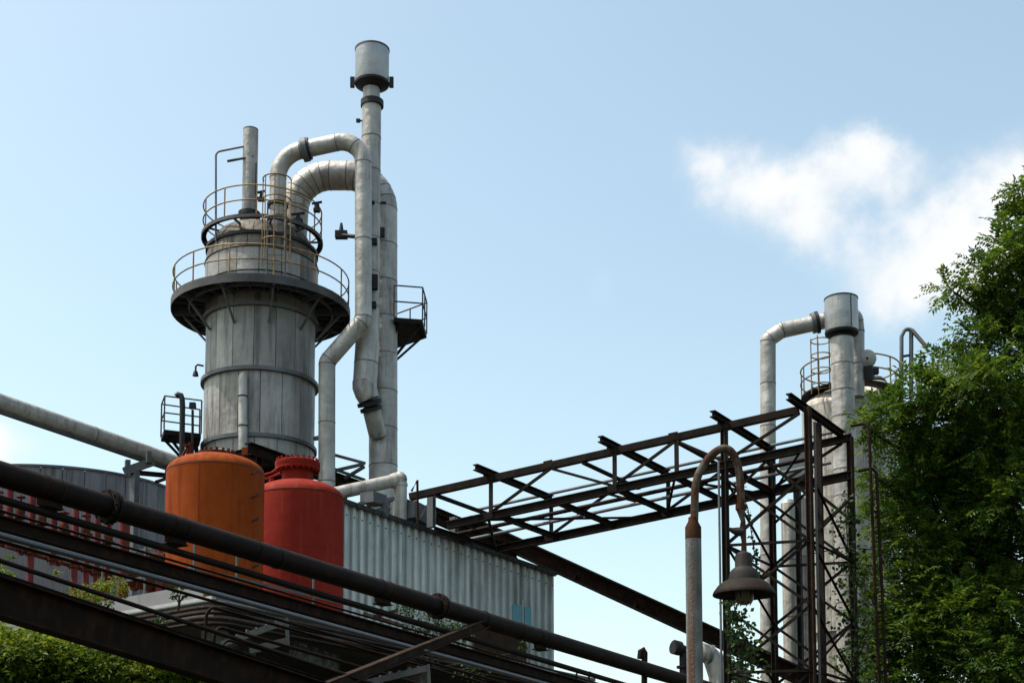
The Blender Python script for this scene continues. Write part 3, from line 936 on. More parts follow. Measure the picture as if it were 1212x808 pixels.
# ------------------------------------------------------------------ red tank
rd = 36.0
rx, ry = XY(353, 600, rd)
RR = 55.0 * rd / F
rz0, rz1 = zs + .45, ZZ(591, rd)
rt = thing('red_tank', 'faded red domed tank with a bolted neck, right of the orange tank', 'tank', (rx, ry, zs))
MB().lathe((rx, ry), [(.0, rz0 - .25), (RR * .6, rz0 - .2), (RR, rz0), (RR, rz1)], 48).build('shell', 'red', rt)
MB().lathe((rx, ry), ellip_head(RR + .004, rz1 + .002, .45), 48).build('domed_head', 'red', rt)
MB().lathe((rx, ry), [(RR - .01, rz1 - .016), (RR + .005, rz1 - .012), (RR + .005, rz1 + .014), (RR - .01, rz1 + .018)], 48).build('weld_seam', 'red_rust', rt)
for k_ in (1.4, 2.8):
    MB().lathe((rx, ry), [(RR - .01, rz1 - k_ - .012), (RR + .004, rz1 - k_), (RR - .01, rz1 - k_ + .012)], 48).build('weld_seam', 'red', rt)
nx_ = rx - .03
zn = ZZ(571, rd)
neck = MB().lathe((nx_, ry), [(.385, rz1 + .3), (.385, ZZ(556, rd)), (0, ZZ(556, rd))], 32).build('neck', 'red', rt)
zf = ZZ(557, rd)
fl = MB().lathe((nx_, ry), [(.38, zf), (.55, zf), (.555, zf + .09), (.56, zf + .10), (.56, zf + .19), (.50, zf + .22), (0, zf + .24)], 36).build('bolted_flange', 'red', rt)
for i in range(22):
    a = 2 * PI * i / 22
    q = Vector((nx_ + .505 * math.cos(a), ry + .505 * math.sin(a), zf - .045))
    MB().tube([q, q + UP * .33], .032, 6).build('bolt', 'red', fl)
b = MB().tube([P(314, 567, 35.4), P(332, 560, 35.4)], .04, 8).tube([P(321, 566, 35.4), P(321, 575, 35.4)], .07, 8).tube([P(312, 562, 35.4), P(322, 559, 35.4), P(330, 553, 35.6)], .035, 8).tube([P(317, 572, 35.4), P(331, 570, 35.4)], .04, 8)
b.build('neck_piping', 'red', rt)
for a in (45, 135, 225, 315):
    q = Vector((rx + .8 * math.cos(R(a)), ry + .8 * math.sin(R(a)), 0))
    MB().bar(q + UP * zs, q + UP * (rz0 - .05), .12, .12).build('leg', 'red', rt)


# ------------------------------------------------------------------ red manifold on the left of the deck
def md(px):
    return 27.5 * 1650 / (1650 - px)


RP = [(10, .135, 648), (37, .13, 730), (63, .135, 668), (89, .13, 730), (103, .12, 730), (115, .135, 730), (128, .12, 730), (147, .22, 730)]
names = ['first', 'second', 'third', 'fourth', 'fifth', 'sixth', 'seventh']
for i, (px, dia, yb) in enumerate(RP):
    d = md(px)
    q = P(px, 640, d)
    zb_ = zs if yb >= 730 else ZZ(yb, d)
    zt_ = ZZ(560 + px * .28, d)
    lab = 'widest dull red riser pipe, at the right end of the red manifold' if i == 7 else '%s red riser pipe from the left edge in the red manifold' % names[i]
    o = thing('red_riser', lab, 'pipe', (q.x, q.y, zb_), 'red manifold risers')
    MB().tube([(q.x, q.y, zb_), (q.x, q.y, zt_)], dia / 2, 14).build('tube', 'red_pipe', o)
    if i < 7:
        for py_ in (642 + px * .30,):
            z_ = ZZ(py_, d)
            if z_ < zb_ + .1:
                continue
            k = MB().tube([(q.x, q.y, z_ - .05), (q.x, q.y, z_ - .006)], dia * .88, 16).tube([(q.x, q.y, z_ + .006), (q.x, q.y, z_ + .05)], dia * .88, 16).build('flange_pair', 'red_rust', o)
            for j in range(6):
                a = PI / 3 * j
                MB().tube([(q.x + dia * .78 * math.cos(a), q.y + dia * .78 * math.sin(a), z_ - .075), (q.x + dia * .78 * math.cos(a), q.y + dia * .78 * math.sin(a), z_ + .075)], .012, 5).build('bolt', 'red_rust', k)
for i, px in enumerate((-3, 24, 50, 76, 102, 129)):
    d = md(px) - .25
    q = P(px, 620, d)
    zt_ = ZZ(591 + px * .30, d)
    lab = ['rusty red valve cut by the left edge between the risers', 'rusty red valve between the first and second risers', 'rusty red valve between the second and third risers',
           'rusty red valve between the third and fourth risers', 'rusty red valve in front of the fifth riser', 'rusty red valve in front of the seventh riser'][i]
    o = thing('red_valve', lab, 'valve', (q.x, q.y, zt_ - .45), 'red manifold valves')
    k_ = random.uniform(.75, 1.0)
    zt_ += random.uniform(-.05, .05)
    MB().lathe((q.x, q.y), [(.04, zt_ - .34), (.045, zt_ - .26), (.09 * k_, zt_ - .22), (.11 * k_, zt_ - .12), (.065, zt_), (.04, zt_ + .05), (.018, zt_ + .06), (.018, zt_ + .2), (0, zt_ + .2)], 14).build('body', 'red_rust', o)
    MB().lathe((q.x, q.y), [(.03, zt_ - .25), (.15 * k_, zt_ - .25), (.15 * k_, zt_ - .20), (.03, zt_ - .21)], 14, close=True).build('flange', 'red_rust', o)
    MB().arcrail((q.x, q.y), .10 * k_, zt_ + .16, .013, n=16).tube([(q.x - .1 * k_, q.y, zt_ + .16), (q.x + .1 * k_, q.y, zt_ + .16)], .01, 5).build('hand_wheel', 'red_rust', o)
    MB().tube([(q.x, q.y, zt_ - .40 - .25 * random.random()), (q.x, q.y, zt_ - .33)], [.04, .045], 10).build('drain_stub', 'darkband', o)
# headers
ha, hb = P(-40, 632, md(-40) + .1), P(134, 684, md(134) + .1)
hd = thing('manifold_header', 'rusty red horizontal header pipe behind the red risers', 'pipe', (ha + hb) / 2)
MB().tube([ha, hb], .045, 12).build('tube', 'red_rust', hd)
for q in (.1, .35, .6, .85):
    p = ha.lerp(hb, q)
    flange_ring(hd, p, hb - ha, .09, .06, 'red_rust')
pth, _ = fillet([P(147, 655, 30.6), P(147, 683, 30.6), P(200, 697, 31.4), P(232, 690, 32.2)], .3, .1)
o = thing('feed_elbow', 'fat rusty red elbow pipe running low toward the orange tank', 'pipe', P(147, 683, 30.6))
MB().tube(pth, .16, 16).build('tube', 'red_rust', o)
flange_ring(o, P(160, 686.3, 30.8), P(200, 697, 31.4) - P(147, 683, 30.6), .23, .1, 'red_rust')
flange_ring(o, P(181, 692, 31.1), P(200, 697, 31.4) - P(147, 683, 30.6), .23, .1, 'red_rust')
for k_, (px_, y0_, y1_, d_) in enumerate(((188, 645, 712, 30.2), (171, 650, 690, 30.4))):
    p0, p1 = P(px_, y1_, d_), P(px_, y0_, d_)
    o = thing('red_standpipe', ['bright red standpipe with a cross valve left of the orange tank', 'short bright red standpipe left of the cross valve'][k_], 'pipe', (p0.x, p0.y, p0.z))
    MB().tube([p0, (p0.x, p0.y, p1.z)], .06, 12).build('tube', 'red_pipe', o)
    MB().tube([p1 + Vector((-.18, 0, -.25)), p1 + Vector((.12, 0, -.25))], .1, 12).build('valve_body', 'red_rust', o)

# pale sheet wall behind the manifold
wa, wb = P(-90, 600, 34.0), P(152, 600, 39.0)
wz0, wz1a, wz1b = 4.0, ZZ(548, 34.0), ZZ(603, 39.0)
wl_ = thing('sheet_wall', 'pale grey ribbed sheet wall behind the red manifold', 'wall', ((wa + wb) / 2).xy.to_3d() + UP * 4)
wdir = (wb - wa); wdir.z = 0
L_ = wdir.length; wdir.normalize()
wn_ = Vector((wdir.y, -wdir.x, 0))
npan = 12
for i in range(npan):
    t0, t1 = i / npan, (i + 1) / npan
    b = MB()
    prof = []
    m = 4
    for j in range(m):
        for f_, dep in ((0, 0), (.8, 0), (.86, .018), (.94, .018)):
            prof.append((t0 + (t1 - t0) * (j + f_) / m, dep))
    prof.append((t1, 0))
    vs = []
    for t_, dep in prof:
        p = wa.lerp(wb, t_)
        p = Vector((p.x, p.y, 0)) + wn_ * (dep + (.006 if i % 2 else 0))
        vs.append(p + UP * wz0); vs.append(p + UP * (wz1a + (wz1b - wz1a) * t_))
    b._add(vs, [(2 * j, 2 * j + 2, 2 * j + 3, 2 * j + 1) for j in range(len(prof) - 1)])
    b.build('wall_sheet', 'corr_light', wl_, smooth=0)
MB().bar(Vector((wa.x, wa.y, 4)) - wn_ * .08 + UP * .3, Vector((wb.x, wb.y, 4)) - wn_ * .08 + UP * .3, .1, .1).build('girt', 'steel_dark', wl_)
MB().bar(Vector((wa.x, wa.y, wz1a)) - wn_ * .08 - UP * .3, Vector((wb.x, wb.y, wz1b)) - wn_ * .08 - UP * .3, .1, .1).build('girt', 'steel_dark', wl_)

# ------------------------------------------------------------------ corrugated shed
sd = 44.0
SVX = 3500.0


def shd(px):
    return sd * (SVX - 654) / (SVX - px)


s0, s1 = P(392, 590, shd(392)), P(654, 680.5, sd)
shed = thing('corrugated_shed', 'shed with grey green corrugated sheet wall under the truss bridge', 'shed', Vector((s1.x, s1.y, 4)))
sdir = Vector((s1.x - s0.x, s1.y - s0.y, 0))
SL = sdir.length
sdir.normalize()
sn = Vector((sdir.y, -sdir.x, 0))
NR = 30                                        # ribs, one sheet each
pitch = SL / NR
for i in range(NR):
    t0, t1 = i / NR, (i + 1) / NR
    prof = ((0, 0), (.40, 0), (.55, .12), (.86, .12), (.96, 0), (1.0, 0))
    b = MB()
    vs = []
    lap = .003 if i % 2 else 0
    for f_, dep in prof:
        t_ = t0 + (t1 - t0) * f_
        p = s0.lerp(s1, t_)
        q = Vector((p.x, p.y, 0)) + sn * (dep + lap)
        vs.append(q + UP * 3.9); vs.append(q + UP * (p.z - .02))
    b._add(vs, [(2 * j, 2 * j + 2, 2 * j + 3, 2 * j + 1) for j in range(len(prof) - 1)])
    b.build('wall_sheet', 'corr', shed, smooth=0)
for i in range(NR):
    p = s0.lerp(s1, (i + .70) / NR)
    for dz_ in (.35, 1.9, 3.4):
        q = Vector((p.x, p.y, p.z - dz_)) + sn * .122
        MB().tube([q, q + sn * .025], .018, 6).build('screw', 'rust_leg', shed)
# side return, back and roof
depth_v = Vector((-sn.x, -sn.y, 0)) * 7.5
vs = []
for p in (s0, s1):
    for off in (Vector((0, 0, 0)) - sn * .02, depth_v):
        q = Vector((p.x, p.y, 0)) + off
        vs.append(q + UP * 3.9); vs.append(q + UP * (p.z - .06))
b = MB(); b._add(vs, [(0, 1, 3, 2), (4, 6, 7, 5), (2, 3, 7, 6), (0, 4, 5, 1)])
b.build('rear_walls', 'corr', shed, smooth=0)
b = MB()
e0, e1 = s0 - sdir * .1, s1 + sdir * .1
dz = (s1.z - s0.z) / SL * .1
vs = [e0 + sn * .17, e1 + sn * .17, e1 + depth_v, e0 + depth_v]
b._add([v_ - UP * .0 for v_ in vs] + [v_ + UP * .07 for v_ in vs], [(3, 2, 1, 0), (4, 5, 6, 7), (0, 1, 5, 4), (1, 2, 6, 5), (2, 3, 7, 6), (3, 0, 4, 7)])
b.build('roof_sheet', 'trim_dark', shed)
MB().bar(s0 + sn * .187 + UP * .0, s1 + sn * .187 + UP * .0, .03, .14).build('roof_flashing', 'trim_dark', shed)
MB().bar(P(608, 661, sd - .9), P(656, 678, sd - .15), .05, .09).build('gutter_edge', 'steel_grey', shed)
for i in range(NR * 2):                        # crests of the roof sheet seen end on
    p = s0.lerp(s1, (i + .5) / (NR * 2))
    if i % 2 == 0:
        MB().box(p + sn * .23 + UP * -.02, (pitch * .52, .05, .10), math.atan2(sdir.y, sdir.x)).build('roof_crest', 'trim_dark', shed)
for k_, (pa, pb) in enumerate((((606.5, 714.5), (617, 735)), ((620.5, 717.5), (628.5, 738)))):
    def on_wall(px, py):
        # intersect the wall plane
        c0 = P(px, py, 40); d0 = c0 - EYE
        w0 = Vector((s0.x, s0.y, 0)) + sn * .145
        tt = (w0 - EYE).dot(sn) / d0.dot(sn)
        return EYE + d0 * tt
    A_, B_ = on_wall(pa[0], pa[1]), on_wall(pb[0], pb[1])
    B0 = on_wall(pb[0], pa[1] + 3.2)
    mid0, mid1 = Vector((A_.x, A_.y, 0)), Vector((B0.x, B0.y, 0))
    zt_, zb_ = A_.z, B_.z - .3
    MB().bar(mid0 + UP * (zt_ + zb_) / 2, mid1 + UP * (zt_ + zb_) / 2, .04, zt_ - zb_).build('window_panel', 'window', shed)
p = on_wall(618.8, 712)
MB().tube([p + UP * .08, p - UP * .95], .035, 8).build('down_conduit', 'pale', shed)

# white insulated pipe diving into the shed roof
pa, pe, pd_ = P(396, 584, 40.6), P(473.5, 567, 41.6), P(473.5, 625, 41.6)
wp = thing('roof_elbow_pipe', 'clean pale grey pipe with a rounded elbow dropping into the shed roof', 'pipe', pd_)
MB().tube([pa, P(464.5, 569, 41.5)], .185, 20).build('pipe_section', 'vessel', wp)
MB().tube([P(462, 569.6, 41.47), P(466.5, 568.4, 41.52)], .205, 20).build('joint_band', 'vessel', wp)
MB().tube([P(464, 569, 41.5), P(469, 567.5, 41.55), P(473, 567.8, 41.6), P(473.5, 573, 41.6)], [.20, .212, .215, .212], 20).lathe((pe.x, pe.y), [(.21, pe.z - .02), (.19, pe.z + .1), (.1, pe.z + .2), (0, pe.z + .22)], 20).build('elbow', 'vessel', wp)
MB().tube([P(473.5, 573, 41.6), pd_], .2, 20).build('pipe_section', 'vessel', wp)
MB().tube([P(473.5, 572, 41.6), P(473.5, 575, 41.6)], .22, 20).build('joint_band', 'vessel', wp)

# clutter on the shed roof
def roof_z(px):
    f_ = (px - 392) / (654 - 392)
    return s0.lerp(s1, max(0, min(1, f_)))


items = [
    ('cable_tray', 'blue grey cable tray end under the pale elbow pipe', 'cable tray', 'steel_grey', lambda m: m.bar(P(434, 588, 40.6), P(450, 593, 41.2), .45, .3).bar(P(425, 596, 40.6), P(466, 590, 41.2), .1, .1)),
    ('roof_stool', 'short blue grey support on the shed roof left of the downpipe', 'support', 'steel_grey', lambda m: m.bar(P(456, 612, 41), P(456, 594, 41), .2, .2).bar(P(446, 604, 41), P(462, 600, 41), .12, .1)),
    ('bent_rod', 'bent rusty rod standing on the shed roof right of the pale elbow', 'rod', 'rust_leg', lambda m: m.tube([P(487, 581, 40.8), P(494, 568, 40.8), P(494.5, 620, 40.9)], .035, 8)),
    ('roof_box', 'blue grey equipment box on the shed roof beside the bent rod', 'box', 'steel_grey', lambda m: m.bar(P(483, 603, 41.6), P(508, 616, 42.4), .5, .5).bar(P(498, 612, 41.4), P(505, 598, 41.4), .06, .06)),
    ('roof_conduit', 'rusty thin conduit lying along the shed roof edge', 'conduit', 'rust_leg', lambda m: m.tube([P(432, 600, 42.2), P(468, 591, 42.8), P(490, 596, 43.4)], .04, 8)),
]
for nm, lab, cat, mt, fn in items:
    tag(fn(MB()).build(nm, mt), lab, cat)

for a, e, w_, lab in (((478, 596, 44.6), (612, 656, 46.6), .30, 'dark beam lying along the shed roof behind the truss foot'), ((505, 600, 46.2), (630, 652, 47.8), .22, 'thinner dark rail on the shed roof behind the beam')):
    tag(MB().ibeam(P(*a), P(*e), w_ * .7, w_, .03).build('roof_beam', 'rust_beam'), lab, 'beam')
# ------------------------------------------------------------------ truss bridge
W = ADIR * 3.3
TA, TB = P(484, 587, 41.0), P(946, 484, 38.0)
DZ = Vector((0, 0, -1.08))


def tr(px):
    """parameter on the front top chord from a photo column"""
    lo, hi = 0, 1.1
    for _ in range(40):
        m_ = (lo + hi) / 2
        p = TA.lerp(TB, m_)
        x = CX + p.x / (p.y * math.cos(PITCH) + (p.z - 1.6) * math.sin(PITCH)) * F
        if x < px:
            lo = m_
        else:
            hi = m_
    return lo


def top_f(t_): return TA.lerp(TB, t_)
def top_r(t_): return TA.lerp(TB, t_) + W
def bot_f(t_): return TA.lerp(TB, t_) + DZ
def bot_r(t_): return TA.lerp(TB, t_) + W + DZ


truss = thing('truss_bridge', 'dark rusty steel truss bridge sloping up from the shed roof to the lattice tower', 'truss bridge', bot_f(.05))
tX = [tr(x) for x in (514, 580, 651, 726, 799, 857)]
MB().angle(top_f(0), top_f(1.0), .19, .03, flip=-1).build('top_chord', 'rust_truss', truss)
MB().ibeam(bot_f(.105), bot_f(1.0), .17, .22, .03).build('bottom_chord', 'rust_truss', truss)
MB().ibeam(top_r(0), top_r(1.025), .16, .2, .03).build('top_chord', 'rust_truss', truss)
MB().ibeam(bot_r(.0), bot_r(1.025), .18, .24, .03).build('bottom_chord', 'rust_truss', truss)
for i, t_ in enumerate([tX[1], tX[3], tX[5], 1.0]):
    up_ = UP * .11
    MB().ibeam(top_f(t_) - ADIR * .75 + up_ * 1.3, top_r(t_) + ADIR * .1 + up_ * 1.3, .16, .17, .025).build('cross_beam', 'rust_truss', truss)
for t_ in (tX[0], tX[2] * .5 + tX[3] * .5, tX[4]):
    MB().angle(top_f(t_) - UP * .12, top_r(t_) - UP * .12, .13, .02).build('cross_beam', 'rust_truss', truss)
for t_ in (tX[0], tX[1] + .02, tX[2] + .02, tX[3] + .01, tX[4], tX[5]):
    MB().ibeam(bot_f(t_) - UP * .02, bot_r(t_) - UP * .02, .11, .15, .02).build('floor_beam', 'rust_truss', truss)
for t_ in (tX[1], tX[3], tX[4], tX[5]):
    MB().angle(top_f(t_) - UP * .1, bot_f(t_) + UP * .11, .13, .02).build('upright', 'rust_truss', truss)
    MB().angle(top_r(t_) - UP * .1, bot_r(t_) + UP * .12, .13, .02).build('upright', 'rust_truss', truss)
for f_, g_ in ((top_f, bot_f), (top_r, bot_r)):
    for a, e in ((tX[2], tX[1]), (tX[2], tX[3]), (tX[4], tX[3]), (tX[4], tX[5]), (1.0, tX[5])):
        MB().angle(f_(a) - UP * .1, g_(e) + UP * .1, .075, .014).build('diagonal', 'rust_truss', truss)
# plan bracing under the floor
seq = [tX[0], tX[1], tX[3], tX[4], tX[5], 1.0]
for i in range(len(seq) - 1):
    a, e = (bot_f(seq[i]), bot_r(seq[i + 1])) if i % 2 else (bot_r(seq[i]), bot_f(seq[i + 1]))
    MB().angle(a - UP * .1, e - UP * .1, .07, .012).build('plan_brace', 'rust_truss', truss)
for f_, t_ in ((top_f, tX[1]), (bot_f, tX[1]), (top_f, tX[3]), (bot_f, tX[3]), (top_f, tX[5]), (bot_r, tX[1]), (top_r, tX[1]), (top_r, tX[3]), (bot_r, tX[3]), (top_f, tX[2]), (top_f, tX[4])):
    p = f_(t_)
    tt = (TB - TA).normalized()
    MB().bar(p - tt * .13 - ADIR * .10, p + tt * .13 - ADIR * .10, .012, .2).build('gusset_plate', 'rust_truss', truss)
# feet on the shed roof
for (px_, y0_, y1_, d_) in ((510.5, 583, 624, 41.3), (560, 640, 650, 44.2), (537, 612, 632, 43.4)):
    p0, p1 = P(px_, y1_, d_), P(px_, y0_, d_)
    MB().ibeam(p0, (p0.x, p0.y, p1.z), .2, .16, .03).build('roof_post', 'steel_grey', truss)
# pipes carried on the truss floor
for k_, (f_, h_, r_, mt, lab) in enumerate(((.72, .20, .05, 'steel_grey', 'thin bluish steel pipe carried along the truss bridge, the higher one'), (.45, .16, .06, 'rust_pipe', 'thin rusty pipe lying on the truss bridge floor'))):
    a, e = bot_f(.03) + W * f_ + UP * h_, bot_f(1.0) + W * f_ + UP * h_
    tag(MB().tube([a, e], r_, 10).build('bridge_pipe', mt), lab, 'pipe')
tag(MB().tube([top_r(.02) + UP * .2 - W * .06, top_r(.99) + UP * .2 - W * .06], .045, 10).build('bridge_conduit', 'steel_grey'), 'thin conduit along the rear top chord of the truss bridge', 'conduit')

# ------------------------------------------------------------------ lattice tower
t1_, t2_ = tX[5], 1.0
base = {}
tower = thing('lattice_tower', 'rusty cross braced lattice tower under the right end of the truss', 'lattice tower', Vector((bot_f(1).x, bot_f(1).y, 4)))
LEG = {'fl': top_f(t1_), 'fr': top_f(t2_) + (TB - TA).normalized() * .22, 'rl': top_r(t1_), 'rr': top_r(t2_) + (TB - TA).normalized() * .22}
for k_, p in LEG.items():
    MB().ibeam((p.x, p.y, 3.9), (p.x, p.y, p.z + .02), .16, .15, .025, up=CDIR).build('leg', 'rust_leg' if k_ in ('fr', 'rr') else 'rust_truss', tower)
mid = (LEG['fr'] + LEG['rr']) / 2
MB().angle((mid.x - .35, mid.y - .55, 3.9), (mid.x - .35, mid.y - .55, mid.z - .15), .12, .02).build('leg', 'rust_truss', tower)
levels = [11.75, 9.95, 8.25, 6.55, 4.6]
faces = [('fl', 'fr'), ('rl', 'rr'), ('fl', 'rl'), ('fr', 'rr')]


def at_z(k_, z):
    p = LEG[k_]
    return Vector((p.x, p.y, z))


for a, e in faces:
    for i in range(len(levels) - 1):
        z0_, z1_ = levels[i], levels[i + 1]
        MB().angle(at_z(a, z0_), at_z(e, z1_), .075, .014).build('brace', 'rust_truss', tower)
        if not (a == 'fr' and i % 2):
            MB().angle(at_z(a, z1_) + UP * .02, at_z(e, z0_) + UP * .02, .075, .014, flip=-1).build('brace', 'rust_truss', tower)
        if i in (0, 2):
            MB().angle(at_z(a, z1_), at_z(e, z1_), .08, .014).build('strut', 'rust_truss', tower)
# short high portal braces beneath the bridge
for a, e in (('fl', 'fr'), ('rl', 'rr')):
    z = LEG[a].z - 1.05
    MB().angle(at_z(a, z - 1.0), at_z(a, z).lerp(at_z(e, z), .5), .08, .014).build('brace', 'rust_truss', tower)
    MB().angle(at_z(e, z - 1.0), at_z(a, z).lerp(at_z(e, z), .5), .08, .014).build('brace', 'rust_truss', tower)
p = LEG['fr'] + Vector((.17, -.02, 0))
tag(MB().tube([(p.x, p.y, 3.9), (p.x, p.y, LEG['fr'].z - .4)], .035, 10).build('tower_conduit', 'galv'), 'pale conduit running down the front right leg of the lattice tower', 'conduit')
# access ladder rails bent over at the head, right of the tower
lad2 = thing('hooked_ladder', 'thin rusty ladder with hooked rails right of the lattice tower', 'ladder', P(1042, 830, 39.5))
tops = []
for px_, py_, pxb in ((1029, 500, 1042), (1038, 553, 1050)):
    pth, _ = fillet([P(px_ - 22, py_ + 4, 39.9), P(px_ - 1, py_, 39.6), P(pxb - 6, 700, 39.6), P(pxb, 840, 39.6)], [.22, .5], .06)
    pth.append(Vector((pth[-1].x, pth[-1].y, 3.9)))
    MB().tube(pth, .045, 8).build('stringer', 'rust_beam', lad2)
for py_ in range(590, 840, 17):
    f_ = (py_ - 553) / 287
    MB().tube([P(1031 + 11 * f_, py_, 39.6), P(1038.5 + 11 * f_, py_, 39.6)], .016, 6).build('rung', 'rust_beam', lad2)
# finial posts of thin bars left of the tower top
for px_, y0_, y1_, d_, lab in ((853, 545, 830, 37.6, 'thin grey cable pipe hanging beside the left tower leg'),):
    p0, p1 = P(px_ - 2.5, y1_, d_), P(px_ - 2.5, y0_, d_)
    tag(MB().tube([(p1.x, p1.y, 3.9), p1], .03, 8).build('cable_pipe', 'steel_grey'), lab, 'pipe')

# ------------------------------------------------------------------ sloping conveyor beam behind the shed
ca, cb = P(560, 622, 47.0), P(990, 819, 43.5)
cvd = (cb - ca)
cv = thing('sloping_gantry', 'dark sloping girder dropping from the shed roof past the lamp pole', 'girder', cb)
side = cvd.cross(UP).normalized()
MB().ibeam(ca, cb, .34, .46, .03).build('girder', 'rust_beam', cv)
MB().ibeam(ca - side * .9, cb - side * .9, .34, .46, .03).build('girder', 'rust_beam', cv)
MB().bar(ca - side * .45 + UP * .26, cb - side * .45 + UP * .26, 1.5, .05, up=UP).build('deck_plate', 'steel_dark', cv)
for q in (.3, .47, .62, .77, .9):
    p = ca.lerp(cb, q)
    MB().bar(p - UP * .18 + side * .2, p - UP * .18 - side * 1.1, .1, .12).build('cross_tie', 'rust_beam', cv)
for q in (.06, .97):
    p = ca.lerp(cb, q)
    MB().bar((p.x, p.y, 3.9), (p.x, p.y, p.z - .24), .22, .22).build('leg', 'rust_beam', cv)

# ------------------------------------------------------------------ right hand vessels
vd = 52.0
vx_, vy_ = XY(1001, 600, vd + 1.5)
RV = 50 * (vd + 1.5) / F
vz1 = ZZ(487, vd + 1.5)
ves = thing('pale_vessel', 'tall pale clad vessel with domed top behind the lattice tower', 'vessel', (vx_, vy_, 3.9))
nv = 14
da = 2 * PI / nv
for k_, (za, zb_) in enumerate(((3.9, 7.3), (7.32, ZZ(745, vd)), (ZZ(743, vd), ZZ(650, vd)), (ZZ(648.5, vd), ZZ(565, vd)), (ZZ(563.5, vd), vz1))):
    b = MB().lathe((0, 0), [(RV - .03, 0), (RV, 0), (RV, zb_ - za), (RV - .03, zb_ - za)], 4, .005, da - .005, close=True)
    o = b.build('cladding_panel', 'vessel', ves, origin=(0, 0, 0)); WORLD_LOC[o] = Vector((vx_, vy_, za)); o.location = WORLD_LOC[o] - WORLD_LOC[ves]; o.rotation_euler = (0, 0, .1 + k_ * .2)
    for i in range(1, nv):
        link('cladding_panel', o.data, (vx_, vy_, za), ves, .1 + k_ * .2 + i * da)
MB().lathe((vx_, vy_), [(RV - .04, 3.9), (RV - .04, vz1)], 32).build('inner_shell', 'seam', ves)
MB().lathe((vx_, vy_), ellip_head(RV, vz1 + .003, .75), 40).build('domed_head', 'vessel', ves)
MB().lathe((vx_, vy_), [(RV, ZZ(745.5, vd)), (RV + .14, ZZ(745.5, vd)), (RV + .14, ZZ(742, vd)), (RV, ZZ(742, vd))], 40, close=True).build('support_ring', 'vessel', ves)
# its railing
zrv = ZZ(468, vd + 1.5)
rc = XY(1006, 440, vd + 1.5)
rg = thing('vessel_railing', 'thin ochre circular railing on top of the pale vessel', 'railing', (rc[0], rc[1], zrv))
RG = 59 * (vd + 1.5) / F
MB().lathe(rc, [(RG - .55, zrv - .05), (RG, zrv - .05), (RG, zrv), (RG - .55, zrv)], 48, close=True).build('walkway_ring', 'steel_dark', rg)
for h_ in (.5, 1.0):
    MB().arcrail(rc, RG, zrv + h_, .028, n=56).build('rail', 'ochre', rg)
for i in range(12):
    a = 2 * PI * (i + .3) / 12
    q = Vector((rc[0] + RG * math.cos(a), rc[1] + RG * math.sin(a), zrv))
    MB().tube([q, q + UP * 1.0], .028, 6).build('post', 'ochre', rg)
lc = XY(972, 430, vd)
lg = thing('vessel_ladder_cage', 'ochre hooped ladder cage left of the silencer stack', 'ladder', (lc[0], lc[1], zrv - .3))
for h_ in (0, .55, 1.1, 1.65):
    MB().arcrail(lc, .36, zrv - .1 + h_, .022, n=20).build('cage_hoop', 'ochre', lg)
for i in range(5):
    a = 2 * PI * i / 5 + .4
    q = Vector((lc[0] + .36 * math.cos(a), lc[1] + .36 * math.sin(a), zrv - .4))
    MB().tube([q, q + UP * 2.05], .022, 6).build('cage_bar', 'ochre', lg)
# small domed drum
dx_, dy_ = XY(1036, 480, 54.5)
dr = thing('domed_drum', 'small white domed drum with a black cap, half hidden by leaves', 'vessel', (dx_, dy_, 3.9))
MB().lathe((dx_, dy_), [(.75, 3.9), (.75, ZZ(475, 54.5))], 28).build('shell', 'vessel', dr)
MB().lathe((dx_, dy_), ellip_head(.75, ZZ(475, 54.5) + .003, .85), 28).build('domed_head', 'vessel', dr)
zc_ = ZZ(475, 54.5) + .74
MB().lathe((dx_, dy_), [(.42, zc_ - .04), (.44, zc_ + .02), (.3, zc_ + .16), (0, zc_ + .2)], 20).build('cap', 'darkband', dr)
# disc cover
p = P(1026, 425, 51.5)
dsk = thing('disc_cover', 'round grey disc cover facing the camera beside the silencer stack', 'hatch', p - UP * .5)
nd = Vector((-.15, -.95, -.1)).normalized()
MB().tube([p, p + nd * .1, p + nd * .16], [.33, .33, .24], 24).build('disc', 'clad_pipe', dsk)
MB().tube([p + nd * .16, p + nd * .18], [.05, .04], 8).build('boss', 'darkband', dsk)
MB().bar(p - UP * .3, p - UP * .75, .45, .3).bar(p - UP * .45 - Vector((.5, 0, 0)), p - UP * .45 + Vector((.4, 0, 0)), .2, .2).build('mount', 'darkband', dsk)

# silencer stack
qx, qy = XY(997.5, 450, 50.0)
ss = thing('silencer_stack', 'grey stack with a bright metal drum silencer behind the lattice tower', 'vent stack', (qx, qy, 3.9))
clad_pipe(ss, [(qx, qy, 3.9), (qx, qy, ZZ(401, 50))], .1, .395, every=.95, mat='clad_pipe')
MB().tube([(qx, qy, ZZ(402, 50)), (qx, qy, ZZ(390, 50))], .345, 20).build('neck', 'darkband', ss)
zt, zb = ZZ(354, 50), ZZ(395, 50)
hd = MB().lathe((qx, qy), [(.3, zb - .08), (.565, zb + .02), (.575, zb + .05), (.575, zt), (.53, zt + .03), (0, zt + .07)], 36).build('silencer_drum', 'zinc', ss)
MB().lathe((qx, qy), [(.3, zb - .1), (.57, zb - .02), (.588, zb + .06), (.578, zb + .06)], 36).build('drum_skirt', 'darkband', hd)
MB().lathe((qx, qy), [(.577, zt - .03), (.59, zt - .03), (.59, zt + .01), (.55, zt + .035)], 36).build('drum_rim', 'darkband', hd)
a_ = R(-68)
MB().bar((qx + .578 * math.cos(a_), qy + .578 * math.sin(a_), zb + .08), (qx + .578 * math.cos(a_), qy + .578 * math.sin(a_), zt - .04), .03, .03).build('drum_seam', 'darkband', hd)
